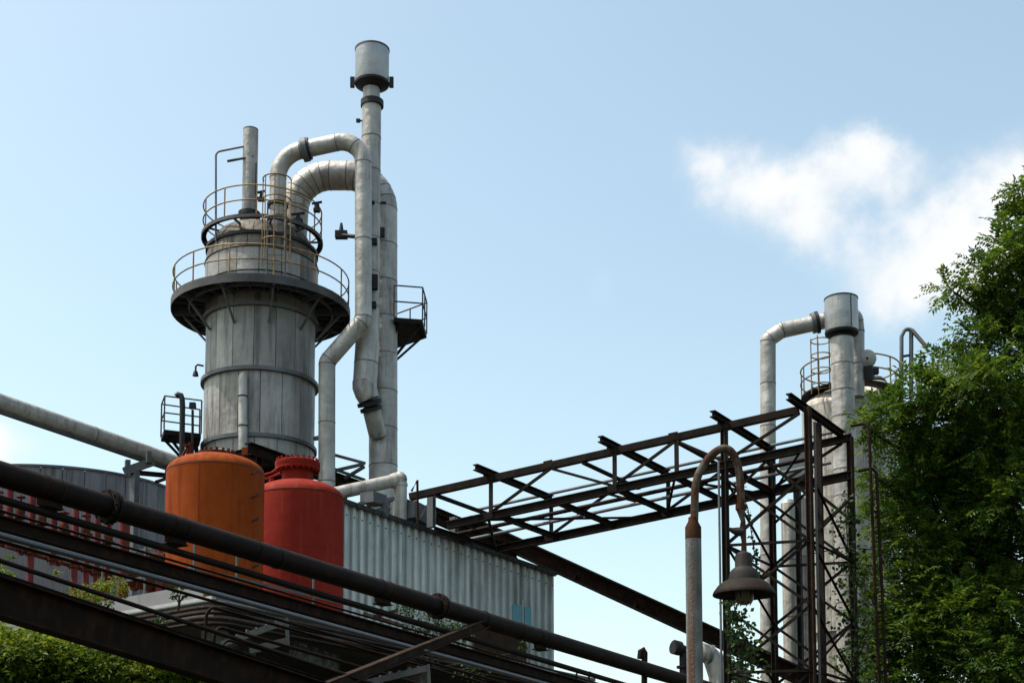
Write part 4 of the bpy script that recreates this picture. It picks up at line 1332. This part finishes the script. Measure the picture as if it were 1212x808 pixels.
MB().tube([(qx - .1, qy, zt + .05), (qx - .1, qy, zt + .16)], .04, 8).build('top_eye', 'darkband', hd)

# elbow pipe from the left into the drum
ep = [P(909, 760, 50.8), P(909, 402, 50.8), P(925, 391, 50.8), P(977, 379.5, 50.6), P(1012, 373, 51.4), P(1014, 392, 51.6), P(1014, 470, 51.6)]
el_ = thing('side_elbow_pipe', 'pale grey pipe rising and elbowing right toward the bright drum silencer', 'pipe', (ep[0].x, ep[0].y, 3.9))
clad_pipe(el_, ep, [.15, .15, .1, .2, .1], .275, every=1.6, gore=.5, sides=20)
MB().tube([ep[0], (ep[0].x, ep[0].y, 3.9)], .275, 16).build('lower_pipe', 'clad_pipe', el_)
t = (ep[3] - ep[2]).normalized()
flange_ring(el_, P(963, 382.3, 50.65), t, .36, .14, 'steel_grey')
flange_ring(el_, P(967.5, 381.4, 50.63), t, .39, .1, 'darkband')
# lower pale columns
for k_, (px_, r_, y1_, d_, lab, mt) in enumerate(((934.5, 8.6, 596, 47.5, 'pale round column seen between the left tower legs', 'vessel'), (950, 5.5, 590, 49, 'slim cream downpipe just left of the front right tower leg', 'vessel'))):
    q = XY(px_, 700, d_)
    o = thing('pale_downpipe', lab, 'pipe', (q[0], q[1], 3.9))
    clad_pipe(o, [(q[0], q[1], 3.9), (q[0], q[1], ZZ(y1_, d_))], .1, r_ * d_ / F, every=2.0, mat=mt)
    MB().lathe(q, [(r_ * d_ / F, ZZ(y1_, d_)), (r_ * d_ / F * .7, ZZ(y1_, d_) + .12), (0, ZZ(y1_, d_) + .16)], 20).build('cap', mt, o)
# horizontal drum end seen between the truss chords
p = P(940, 548, 47)
o = thing('round_drum', 'dark drum with a pale rim glimpsed through the tower top', 'drum', p - UP * .5)
nd = Vector((-.3, -.9, 0)).normalized()
MB().tube([p - nd * 1.2, p], .48, 24).build('barrel', 'steel_dark', o)
MB().tube([p, p + nd * .08], .5, 24).build('rim', 'steel_grey', o)
MB().bar(p - nd * .6 - UP * .3, Vector((p.x, p.y, 3.9)) - nd * .6, .2, .2).build('stand', 'steel_dark', o)
# gooseneck vents behind the leaves
gz = [P(1067, 470, 52.5), P(1067, 398, 52.5), P(1071, 389.5, 52.5), P(1079, 390, 52.5), P(1097, 411, 52.0)]
pth, _ = fillet(gz, .16, .05)
gv = thing('gooseneck_vent', 'twin grey gooseneck vent pipes rising above the tree leaves', 'vent pipe', gz[0])
MB().tube(pth, .075, 10).build('bent_pipe', 'steel_grey', gv)
MB().tube([P(1078.5, 470, 52.5), P(1078.5, 392, 52.5)], .08, 10).build('straight_pipe', 'steel_grey', gv)
MB().tube([P(1066, 422, 52.5), P(1079, 420, 52.5)], .05, 8).tube([P(1080, 391, 52.4), P(1096, 410, 52.0)], .06, 10).build('cross_arm', 'rail_dark', gv)
MB().tube([P(1067, 470, 52.5), (gz[0].x, gz[0].y, 3.9)], .075, 8).build('lower_pipe', 'steel_grey', gv)

# pale elbow and dark flange low behind the lamp pole
lp = [P(826, 770, 42), P(842, 775, 42), P(850, 800, 42), P(852, 850, 42)]
pth, _ = fillet(lp, .3, .08)
o = thing('low_elbow_pipe', 'fat pale elbow pipe low behind the lamp pole', 'pipe', lp[-1])
MB().tube(pth, .27, 18).build('tube', 'vessel', o)
MB().tube([P(846, 780, 42.2), P(880, 800, 43.4)], .26, 18).build('branch', 'vessel', o)
flange_ring(o, P(841, 776, 42), (1, 0, -.25), .33, .1, 'steel_grey')
MB().tube([pth[-1], (pth[-1].x, pth[-1].y, 3.9)], .27, 14).build('lower_pipe', 'vessel', o)
p = P(797, 765, 40)
o = thing('dark_flange_valve', 'dark flanged valve left of the lamp pole foot', 'valve', p - UP * .6)
MB().tube([p, p + Vector((.18, .1, -.03))], .2, 18).build('flange', 'darkband', o)
MB().tube([p + Vector((.18, .1, -.03)), p + Vector((.5, .3, -.1))], .13, 14).tube([p + Vector((.3, .2, -.05)), p + Vector((.3, .2, -1.0))], .12, 12).tube([p + Vector((.3, .2, -.5)), p + Vector((.3, .2, -.56))], .2, 14).build('body', 'darkband', o)

# ------------------------------------------------------------------ black pipe rack in front
def dm(px):
    return 525.0 / (34 - .02 * px)


def rack_pts(y0, y1, x1=700, k=1.0, xa=-260, xe=1050):
    """a straight member through two photo points, extended past the picture on both sides"""
    a, e = P(0, y0, dm(0) * k), P(x1, y1, dm(x1) * k)
    t0 = (dm(xa) - dm(0)) / (dm(x1) - dm(0))
    t1 = (dm(xe) - dm(0)) / (dm(x1) - dm(0))
    return a.lerp(e, t0), a.lerp(e, t1)


a, e = rack_pts(560.5, 772, 700, 1.0)
mp = thing('main_rack_pipe', 'thick black rusted pipe crossing in front of both tanks', 'pipe', a)
n = 5
for i in range(n):
    MB().tube([a.lerp(e, i / n), a.lerp(e, (i + 1) / n)], .138, 24).build('pipe_length', 'rust_pipe', mp)
    if i:
        q = a.lerp(e, i / n)
        flange_ring(mp, q, e - a, .145, .03, 'rust_beam', 'weld_collar')
for px_ in (573, 330):
    f_ = (dm(px_) - dm(-260)) / (dm(1050) - dm(-260))
    flange_ring(mp, a.lerp(e, f_), e - a, .15, .05, 'steel_dark', 'pipe_strap')
a, e = rack_pts(590.5, 806, 727, 1.0)
tag(MB().tube([a, e], .045, 14).build('thin_rack_pipe', 'rust_pipe'), 'thin black pipe running just below the thick black pipe', 'pipe')
a, e = rack_pts(619, 753, 480, .98)
tag(MB().ibeam(a, e, .12, .15, .016).build('rack_channel', 'rust_beam'), 'dark rusty channel beam below the thin black pipe', 'beam')
a, e = rack_pts(633, 767, 492, .965)
tag(MB().tube([a, e], .035, 14).build('bright_rack_pipe', 'steel_pipe'), 'shiny bluish steel pipe under the dark channel beam', 'pipe')
a, e = rack_pts(663, 798, 408, .93)
tag(MB().tube([a, e], .026, 12).build('lower_rack_conduit', 'rust_pipe'), 'thin black conduit just above the deep black girder', 'conduit')
a, e = rack_pts(707, 801, 300, .875, xe=700)
tag(MB().ibeam(a, e, .2, .37, .02).build('rack_girder', 'rust_beam'), 'deep black girder slanting across the lower left corner', 'girder')
a, e = rack_pts(701, 795, 300, .955, xe=700)
tag(MB().ibeam(a, e, .18, .36, .02).build('rear_rack_girder', 'rust_beam'), 'second deep girder hidden close behind the black one at lower left', 'girder')
# a bundle of thin rusty pipes packed under the deck edge
for k_, (y0, x1, y1, kk, r_, mt, lab) in enumerate((
        (648, 480, 782, 1.02, .022, 'rust_beam', 'upper thin brown pipe in the bundle below the shiny pipe'),
        (668, 430, 790, 1.03, .024, 'rust_beam', 'middle thin brown pipe in the bundle below the shiny pipe'),
        (680, 400, 794, 1.04, .018, 'rust_pipe', 'lowest thin dark pipe in the bundle above the deep girder'),
        (604, 690, 803, 1.02, .016, 'rust_leg', 'very thin brown line between the thin black pipe and the channel beam'),
        (640, 500, 781, 1.0, .02, 'rust_pipe', 'thin dark pipe pressed close under the shiny pipe'))):
    a, e = rack_pts(y0, y1, x1, kk, xa=246 + 9 * k_ if k_ < 3 else -260)
    pth = fillet([a - UP * 1.3 + CDIR * .1, a, e], .14, .04)[0] if k_ < 3 else [a, e]
    tag(MB().tube(pth, r_, 10).build('bundle_pipe', mt), lab, 'pipe')
# pipe shoes and straps on the main pipe
for k_, px_ in enumerate((60, 210, 455, 640)):
    a, e = rack_pts(560.5, 772, 700, 1.0)
    f_ = (dm(px_) - dm(-260)) / (dm(1050) - dm(-260))
    p = a.lerp(e, f_)
    t = (e - a).normalized()
    o = MB().bar(p - t * .16 - UP * .16, p + t * .16 - UP * .16, .05, .10).bar(p - t * .12 - UP * .215, p + t * .12 - UP * .215, .2, .012)
    o.build('pipe_shoe', 'rust_beam', mp)
    for w_ in (-.1, .1):
        flange_ring(mp, p + t * w_, t, .144, .025, 'rust_beam', 'shoe_strap')
for px_ in (130, 520):
    f_ = (dm(px_) - dm(-260)) / (dm(1050) - dm(-260))
    p = a.lerp(e, f_)
    fl_ = flange_ring(mp, p - t * .03, t, .20, .035, 'rust_pipe', 'flange')
    fl_ = flange_ring(mp, p + t * .03, t, .20, .035, 'rust_pipe', 'flange')
    for i in range(10):
        an = 2 * PI * i / 10
        sd_ = t.cross(UP).normalized()
        q = p + (sd_ * math.cos(an) + sd_.cross(t) * math.sin(an)) * .178
        MB().tube([q - t * .07, q + t * .07], .013, 6).build('bolt', 'rust_beam', fl_)
# cross arm under the rack
a, e = P(396, 809, 18.6), P(585, 733, 23.6)
tag(MB().ibeam(a - (e - a) * .25, e, .12, .14, .016).build('rack_cross_arm', 'rust_leg'), 'rusty cross arm slanting up beneath the black pipes', 'beam')
# trestles beyond the frame
for px_, lab in ((-190, 'steel trestle holding the pipe rack left of the picture'), (960, 'steel trestle holding the pipe rack below the lamp')):
    d_ = dm(px_)
    c = P(px_, 560 + .303 * px_, d_)
    ts = thing('rack_trestle', lab, 'trestle', (c.x, c.y, ground_z(c.x, c.y)))
    for s_ in (-.9, .7):
        q = c - CDIR * s_
        MB().ibeam((q.x, q.y, ground_z(q.x, q.y) - .1), (q.x, q.y, c.z - .17), .16, .16, .016).build('leg', 'rust_beam', ts)
    MB().ibeam(c - CDIR * 1.2 - UP * .25, c + CDIR * 1.3 - UP * .25, .14, .16, .016).build('cap_beam', 'rust_beam', ts)
# hooked vent on the main pipe
pth = [P(757.5, 779, 28.2), P(758.5, 770, 28.2), P(761, 768, 28.2), P(763, 772, 28.2), P(762.5, 815, 28.2)]
tag(MB().tube(pth, .06, 10).build('hooked_stub', 'rust_beam'), 'dark hooked stub pipe clamped on the thick pipe near the lamp pole', 'pipe')
for px_ in (682, 697):
    p = P(px_, 806, 26.3)
    tag(MB().tube([p, p + UP * .12, p + UP * .13 + Vector((.03, 0, .05))], .02, 6).build('pipe_hanger', 'rust_beam'), 'tiny dark hanger hook at the bottom edge, ' + ('left one of two' if px_ == 682 else 'right one of two'), 'hook')

# nested conduits turning the deck corner
LABN = ['highest', 'second highest', 'middle', 'second lowest', 'lowest']
for i in range(5):
    c = dc + ADIR * (-.14 + .0 * i) + CDIR * (-.14) - UP * (.10 + .105 * i)
    o = .05 * i
    pth, _ = fillet([c + CDIR * 3.2 + ADIR * -o, c + ADIR * -o - CDIR * o, c + ADIR * 12 - CDIR * o], .3 + .05 * i, .06)
    tag(MB().tube(pth, .034, 10).build('deck_conduit', ['galv', 'rust_leg', 'rust_pipe', 'rust_leg', 'rust_pipe'][i]), '%s of five nested thin conduits bending round the deck corner' % LABN[i], 'conduit')


def rack_bracket(lab, pts, d):
    root = thing('conduit_bracket', lab, 'bracket', P(*pts[0], d), 'galvanised conduit brackets')
    MB().bar(P(*pts[0], d), P(*pts[1], d), .05, .085).build('upper_arm', 'galv', root)
    MB().bar(P(pts[1][0], pts[1][1] - 4, d - .03), P(*pts[2], d - .03), .085, .04, up=(1, 0, 0)).build('upright', 'galv', root)
    MB().bar(P(*pts[3], d), P(*pts[4], d), .05, .1).build('lower_arm', 'galv', root)
    for q in range(5):
        p = P(*pts[0], d).lerp(P(*pts[1], d), .25 + .15 * q)
        MB().bar(p + UP * .03, p + UP * (.06 + .02 * (q % 2)), .03, .05).build('clip', 'galv', root)


rack_bracket('pale galvanised C bracket under the shiny pipe at left', [(262, 762), (339, 735), (341, 766), (296, 769), (341, 758)], 20.5)
rack_bracket('pale galvanised bracket below the rusty cross arm at bottom centre', [(432, 808), (507, 790), (509, 830), (470, 832), (509, 820)], 20.5)

# rusty plates and grey slabs between the beams
b = MB().bar(P(560, 768, 33), P(622, 784, 35), .05, 1.3)
tag(b.build('rusty_plate', 'rust_leg'), 'brown rusty plate behind the lower pipes below the shed', 'plate')
tag(MB().bar(P(255, 757, 27), P(300, 768, 28), .1, .5).build('concrete_kerb', 'rubble'), 'grey concrete edge glimpsed under the bent conduits', 'kerb')
tag(MB().bar(P(345, 768, 28), P(400, 786, 29.5), .1, .35).build('concrete_sill', 'rubble'), 'grey mottled concrete sill right of the galvanised bracket', 'sill')

# ------------------------------------------------------------------ street lamp
ld = 10.6
lx_, ly_ = XY(821.3, 700, ld)
ms = ld / F
lamp = thing('yard_lamp', 'old gooseneck yard lamp with a wide rusty shade on a grey pole', 'lamp', (lx_, ly_, 0))
MB().lathe((lx_, ly_), [(.075, -.05), (.068, .5), (.061, 1.5), (.059, ZZ(638, ld))], 24).build('pole', 'lamp_pole', lamp)
MB().lathe((lx_, ly_), [(.0595, ZZ(638, ld) + .001), (.0595, ZZ(624, ld)), (.036, ZZ(616.5, ld)), (.034, ZZ(612, ld))], 24).build('rusted_collar', 'lamp_rust', lamp)
nk = [(821.8, 616), (822.3, 596), (823, 577), (827, 561), (835, 547), (845, 536), (856, 530.5), (865, 534), (871.5, 545), (875, 560), (876.5, 578), (877, 598)]
def smooth_path(pp, k=5):
    out = []
    for i in range(len(pp) - 1):
        p0, p1, p2, p3 = pp[max(0, i - 1)], pp[i], pp[i + 1], pp[min(len(pp) - 1, i + 2)]
        for q in range(k):
            t_ = q / k
            out.append(.5 * ((2 * p1) + (p2 - p0) * t_ + (2 * p0 - 5 * p1 + 4 * p2 - p3) * t_ ** 2 + (3 * p1 - p0 - 3 * p2 + p3) * t_ ** 3))
    return out + [pp[-1]]


pts = smooth_path([P(x, y, ld) for x, y in nk])
MB().tube(pts, .0295, 16).build('goose_neck', 'lamp_neck', lamp)
MB().tube([P(877, 597, ld), P(877, 603, ld)], .04, 14).build('coupling', 'lamp_rust', lamp)
MB().tube([P(877, 603, ld), P(877.5, 609, ld), P(879.5, 616, ld), P(879, 628, ld), P(880.5, 640, ld), P(880.5, 654, ld)], [.034, .022, .018, .026, .018, .022], 10).build('hanger', 'lamp_neck', lamp)
b = MB().tube([P(862, 625, ld), P(866, 627, ld), P(873, 629, ld), P(880, 629, ld)], [.010, .018, .034, .03], 10)
b.build('clamp', 'lamp_cap', lamp)
hx, hy = XY(880.5, 680, ld)


def lz_(py):
    return ZZ(py, ld)


MB().lathe((hx, hy), [(.02, lz_(652)), (.055, lz_(655)), (.064, lz_(658)), (.064, lz_(671)), (.07, lz_(672.5))], 28).build('housing', 'lamp_cap', lamp)
MB().lathe((hx, hy), [(.064, lz_(671)), (.09, lz_(674)), (.105, lz_(678)), (.115, lz_(684)), (.118, lz_(687))], 32).build('shoulder', 'lamp_cap', lamp)
MB().lathe((hx, hy), [(.108, lz_(686)), (.15, lz_(688)), (.19, lz_(693)), (.222, lz_(700)), (.228, lz_(702)), (.228, lz_(704)), (.222, lz_(703)), (.18, lz_(695.5)), (.14, lz_(691)), (.10, lz_(689)), (0, lz_(688.5))], 40).build('shade', 'lamp_shade', lamp)
MB().lathe((hx, hy), [(.03, lz_(689)), (.075, lz_(692)), (.075, lz_(704)), (.06, lz_(712)), (.03, lz_(715)), (0, lz_(715.5))], 24).build('glass_bowl', 'glass', lamp)
for i in range(6):
    a = PI / 3 * i
    MB().tube([(hx + .08 * math.cos(a), hy + .08 * math.sin(a), lz_(691)), (hx + .079 * math.cos(a), hy + .079 * math.sin(a), lz_(704)), (hx + .04 * math.cos(a), hy + .04 * math.sin(a), lz_(716))], .004, 5).build('guard_wire', 'lamp_shade', lamp)


# ------------------------------------------------------------------ foliage
def rnd_unit():
    while True:
        v_ = Vector((random.uniform(-1, 1), random.uniform(-1, 1), random.uniform(-1, 1)))
        if .05 < v_.length < 1:
            return v_.normalized()


def sprig(m, p, d, n, ln, lf, droop=.25):
    """compound leaf: leaflets in pairs along a drooping stalk"""
    d = d.normalized()
    side = d.cross(UP)
    if side.length < .1:
        side = Vector((1, 0, 0))
    side.normalize()
    nrm = side.cross(d).normalized()
    if nrm.z < 0:
        nrm = -nrm
    roll = random.uniform(-.6, .6)
    side = (side * math.cos(roll) + nrm * math.sin(roll)).normalized()
    for i in range(n):
        f_ = (i + 1) / n
        q = p + d * (ln * f_) - UP * (droop * ln * f_ * f_)
        for s_ in (-1, 1):
            dd = (side * s_ + d * .55 - UP * .25 + rnd_unit() * .22)
            m.leaf(q, dd, (nrm + rnd_unit() * .35).normalized(), lf * random.uniform(.75, 1.15), lf * random.uniform(.36, .5))
    m.leaf(p + d * ln - UP * droop * ln, d - UP * .3, nrm, lf, lf * .42)


def tree(name, label, trunk_xy, clumps, d0, dens, lf, mat, trunk_r=.14):
    bx, by = trunk_xy
    bz = ground_z(bx, by)
    root = thing(name, label, 'tree', (bx, by, bz))
    m = MB()
    tm = MB()
    ptop = Vector((bx, by, bz))
    cs = [(P(px, py, d0 + dd * d0 / 17.5), rp * d0 / F) for px, py, rp, dd in clumps]
    zmax = max(c.z for c, _ in cs)
    trunk = [Vector((bx + .15 * math.sin(q * 2.1) * q, by + .1 * math.cos(q * 1.7) * q, bz - .2 + (zmax - .7 - bz) * q)) for q in [i / 9 for i in range(10)]]
    sz = d0 / 17.5
    tm.tube(trunk, [trunk_r * (1 - .8 * i / 9) for i in range(10)], 10)
    for c, rr in cs:
        j = 0
        for k_ in range(10):
            if trunk[k_].z < c.z - .4 * (Vector((c.x - bx, c.y - by, 0)).length) - .1:
                j = k_
        s0_ = trunk[j]
        mid_ = s0_.lerp(c, .55) + UP * .12 + rnd_unit() * .1
        tm.tube([s0_, s0_.lerp(mid_, .5) - UP * .02, mid_, mid_.lerp(c, .6) + rnd_unit() * .06, c], [.045 * sz, .038 * sz, .028 * sz, .018 * sz, .008 * sz], 6)
        rr = rr * .95
        n_tw = max(4, int(18 * (rr / d0 * 43.75) ** 2 * dens))
        for _ in range(n_tw):
            u = rnd_unit()
            u.z = u.z * .75 + .05
            tip = c + Vector((u.x * rr, u.y * rr * 1.2, u.z * rr)) * random.uniform(.55, 1.12)
            st = c + (tip - c) * random.uniform(.1, .45)
            if random.random() < .35:
                tm.tube([st, st.lerp(tip, .5) + UP * .02, tip], [.007 * sz, .005 * sz, .003 * sz], 4)
            out = (tip - st).normalized()
            for _s in range(3):
                q = st.lerp(tip, random.uniform(.35, 1.0))
                sprig(m, q, (out * .7 + rnd_unit() * .7 + UP * .1), 6, lf * random.uniform(2.8, 4.0), lf * random.uniform(.8, 1.15))
    tm.build('trunk', 'bark', root)
    m.build('crown', mat, root, smooth=0)
    return root


clumps = [(1216, 230, 22, 0), (1214, 268, 36, .1), (1190, 300, 30, -.2), (1205, 315, 36, .2), (1160, 326, 26, -.1), (1180, 370, 30, .1), (1126, 343, 17, 0), (1170, 350, 26, .2), (1208, 350, 44, .1),
          (1154, 402, 20, -.2), (1192, 412, 46, .1), (1132, 436, 32, .1), (1088, 464, 32, -.2), (1048, 492, 32, -.1), (1020, 505, 14, -.1), (1160, 460, 50, -.4), (1110, 500, 50, .2), (1065, 520, 38, .1),
          (1165, 540, 60, .2), (1205, 500, 60, .5), (1090, 560, 46, .3), (1060, 585, 34, .3), (1130, 600, 55, .5), (1195, 590, 60, -.2),
          (1075, 640, 40, .1), (1180, 660, 46, .6), (1120, 660, 48, .3), (1070, 700, 40, .0), (1130, 730, 60, -.1), (1195, 720, 55, .0), (1085, 755, 50, -.1), (1150, 790, 60, -.2), (1070, 800, 45, .1), (1210, 790, 60, .3),
          (1036, 566, 20, -.05), (1032, 618, 20, .0), (1030, 668, 20, -.05), (1034, 722, 24, .0), (1028, 775, 22, -.05), (1050, 745, 24, .1), (1180, 500, 60, .9), (1130, 550, 60, .9), (1150, 690, 70, .9), (1200, 620, 60, 1.0), (1100, 620, 60, 1.0), (1100, 720, 60, 1.0),
          (1270, 300, 70, 0), (1290, 400, 80, .2), (1300, 540, 90, .0), (1290, 680, 90, .2), (1260, 800, 80, 0), (1110, 870, 70, 0), (1200, 880, 80, .2), (1060, 870, 50, .3), (1350, 450, 90, .3), (1360, 620, 90, .3)]
clumps = [(px + (3 if py > 540 and px < 1100 else 0), py, rp, dd) for px, py, rp, dd in clumps]
tree('broadleaf_tree', 'leafy green tree filling the right edge in front of the pale vessel', XY(1240, 900, 44.5), clumps, 43.0, 3.5, .18, 'leaf_tree', .32)


def leaf_mass(m, c, r, n, lf, flat=1.0):
    for _ in range(n):
        u = rnd_unit() * (random.random() ** .4)
        p = c + Vector((u.x * r[0], u.y * r[1], u.z * r[2]))
        d = rnd_unit(); d.z = d.z * .5 - .25
        nn = (UP * flat + rnd_unit() * .8).normalized()
        m.leaf(p, d, nn, lf * random.uniform(.7, 1.25), lf * random.uniform(.5, .75))


# hedge on the bank at lower left
m = MB(); st = MB()
hz = []
for i in range(34):
    px_ = -70 + i * 9.5
    for row in range(3):
        d_ = 17.2 + row * .7 + random.uniform(-.3, .3)
        top = 742 + max(0, px_) * .16 + random.uniform(-8, 8)
        c = P(px_, top + 26, d_)
        leaf_mass(m, c, (.36, .4, .30), 240, .085)
        leaf_mass(m, c - UP * .5, (.36, .4, .35), 150, .085)
        if row == 1 and i % 3 == 0:
            st.tube([(c.x, c.y, ground_z(c.x, c.y) - .1), c], [.03, .012], 6)
hb_ = P(60, 800, 17.5)
hg = thing('hedge', 'bright green leafy hedge under the black girder at lower left', 'hedge', (hb_.x, hb_.y, ground_z(hb_.x, hb_.y)))
m.build('foliage', 'leaf_hedge', hg, smooth=0)
st.build('stems', 'bark', hg)


def shrub(name, label, base, blobs, lf, mat, cat='plant'):
    root = thing(name, label, cat, base)
    m_, s_ = MB(), MB()
    for c, r, n_ in blobs:
        leaf_mass(m_, c, r, n_, lf)
        s_.tube([base, base.lerp(c, .5) + rnd_unit() * .06, c], [.02, .014, .006], 5)
    m_.build('foliage', mat, root, smooth=0)
    s_.build('stem', 'bark', root)
    return root


shrub('climbing_shrub', 'yellow green shrub growing at the feet of the red risers', P(105, 728, 25.6), [(P(75, 708, 25.4), (.34, .3, .12), 190), (P(105, 700, 25.5), (.36, .3, .15), 240), (P(130, 692, 25.6), (.3, .25, .16), 200), (P(112, 714, 25.4), (.4, .3, .15), 220), (P(146, 700, 25.6), (.12, .15, .16), 60), (P(66, 676, 26.5), (.1, .1, .05), 25), (P(140, 683, 25.6), (.1, .1, .1), 30)], .07, 'leaf_hedge')
shrub('bank_weed', 'small green weed at the left edge under the red valves', P(-5, 700, 24), [(P(-6, 678, 24), (.3, .25, .2), 160), (P(10, 680, 24), (.16, .2, .1), 60), (P(12, 658, 26), (.1, .1, .04), 22)], .07, 'leaf_hedge')
shrub('deck_sapling', 'tiny green sapling rooted on the deck edge below the orange tank', P(211, 722, 25.4), [(P(208, 696, 25.4), (.07, .08, .05), 16), (P(216, 694, 25.4), (.06, .08, .04), 12), (P(207, 705, 25.4), (.08, .08, .04), 16), (P(218, 704, 25.4), (.07, .08, .04), 14)], .085, 'leaf_ivy')
shrub('low_weed', 'small weed clump under the pale deck edge', P(192, 745, 24.5), [(P(190, 735, 24.5), (.14, .1, .07), 40), (P(195, 728, 24.6), (.1, .1, .05), 22)], .07, 'leaf_ivy')
shrub('wall_bush', 'dark green bush growing against the corrugated wall behind the pipes', P(515, 790, 30), [(P(500, 742, 30), (.5, .4, .35), 300), (P(530, 750, 30), (.55, .4, .33), 320), (P(482, 722, 30), (.25, .3, .2), 110), (P(490, 754, 30), (.4, .3, .2), 150), (P(548, 741, 30), (.25, .2, .15), 70), (P(560, 790, 31), (.6, .3, .3), 120), (P(618, 770, 32), (.18, .2, .35), 60)], .085, 'leaf_ivy')
a_, e_ = P(437, 731, 30), P(467, 722, 30)
tag(MB().bar(P(440, 730, 29.5), P(470, 722, 29.8), .05, .07).bar(P(430, 725, 29.5), P(478, 740, 29.8), .04, .05).build('timber_offcut', 'lamp_neck'), 'pale bleached stick lying across the lower pipes near the bush', 'stick')


def ivy(name, label, path, spread, n, lf):
    root = thing(name, label, 'climbing plant', path[0])
    m_, s_ = MB(), MB()
    s_.tube(path, .015, 5)
    for _ in range(n):
        i = random.randrange(len(path) - 1)
        p = path[i].lerp(path[i + 1], random.random())
        k_ = spread[i] * random.random() ** .6
        u = rnd_unit()
        p = p + Vector((u.x * k_, u.y * k_, u.z * .3))
        d = rnd_unit(); d.z -= .5
        m_.leaf(p, d, (Vector((0, -.6, .5)) + rnd_unit() * .7).normalized(), lf * random.uniform(.7, 1.3), lf * random.uniform(.6, .9))
    m_.build('foliage', 'leaf_ivy', root, smooth=0)
    s_.build('stem', 'bark', root)


ivy('tower_ivy', 'dark ivy hanging in the lattice below the lamp', [P(888, 860, 36), P(884, 800, 36), P(880, 760, 36), P(872, 735, 36.2), P(868, 710, 36.4)], [.6, .6, .5, .4], 520, .14)
ivy('upper_ivy', 'few ivy leaves high on the left rear tower leg', [P(897, 680, 38.5), P(893, 655, 38.5), P(885, 600, 39), P(878, 585, 39)], [.12, .15, .15], 70, .12)
p0 = LEG['rr']
ivy('leg_ivy', 'ivy climbing the rear right leg of the lattice tower', [P(1012, 850, p0.y - .3), P(1010, 790, p0.y - .3), P(1012, 745, p0.y - .3), P(1005, 690, p0.y - .3), P(1003, 640, p0.y - .3), P(1000, 590, p0.y - .3)], [.6, .6, .75, .6, .45], 560, .15)
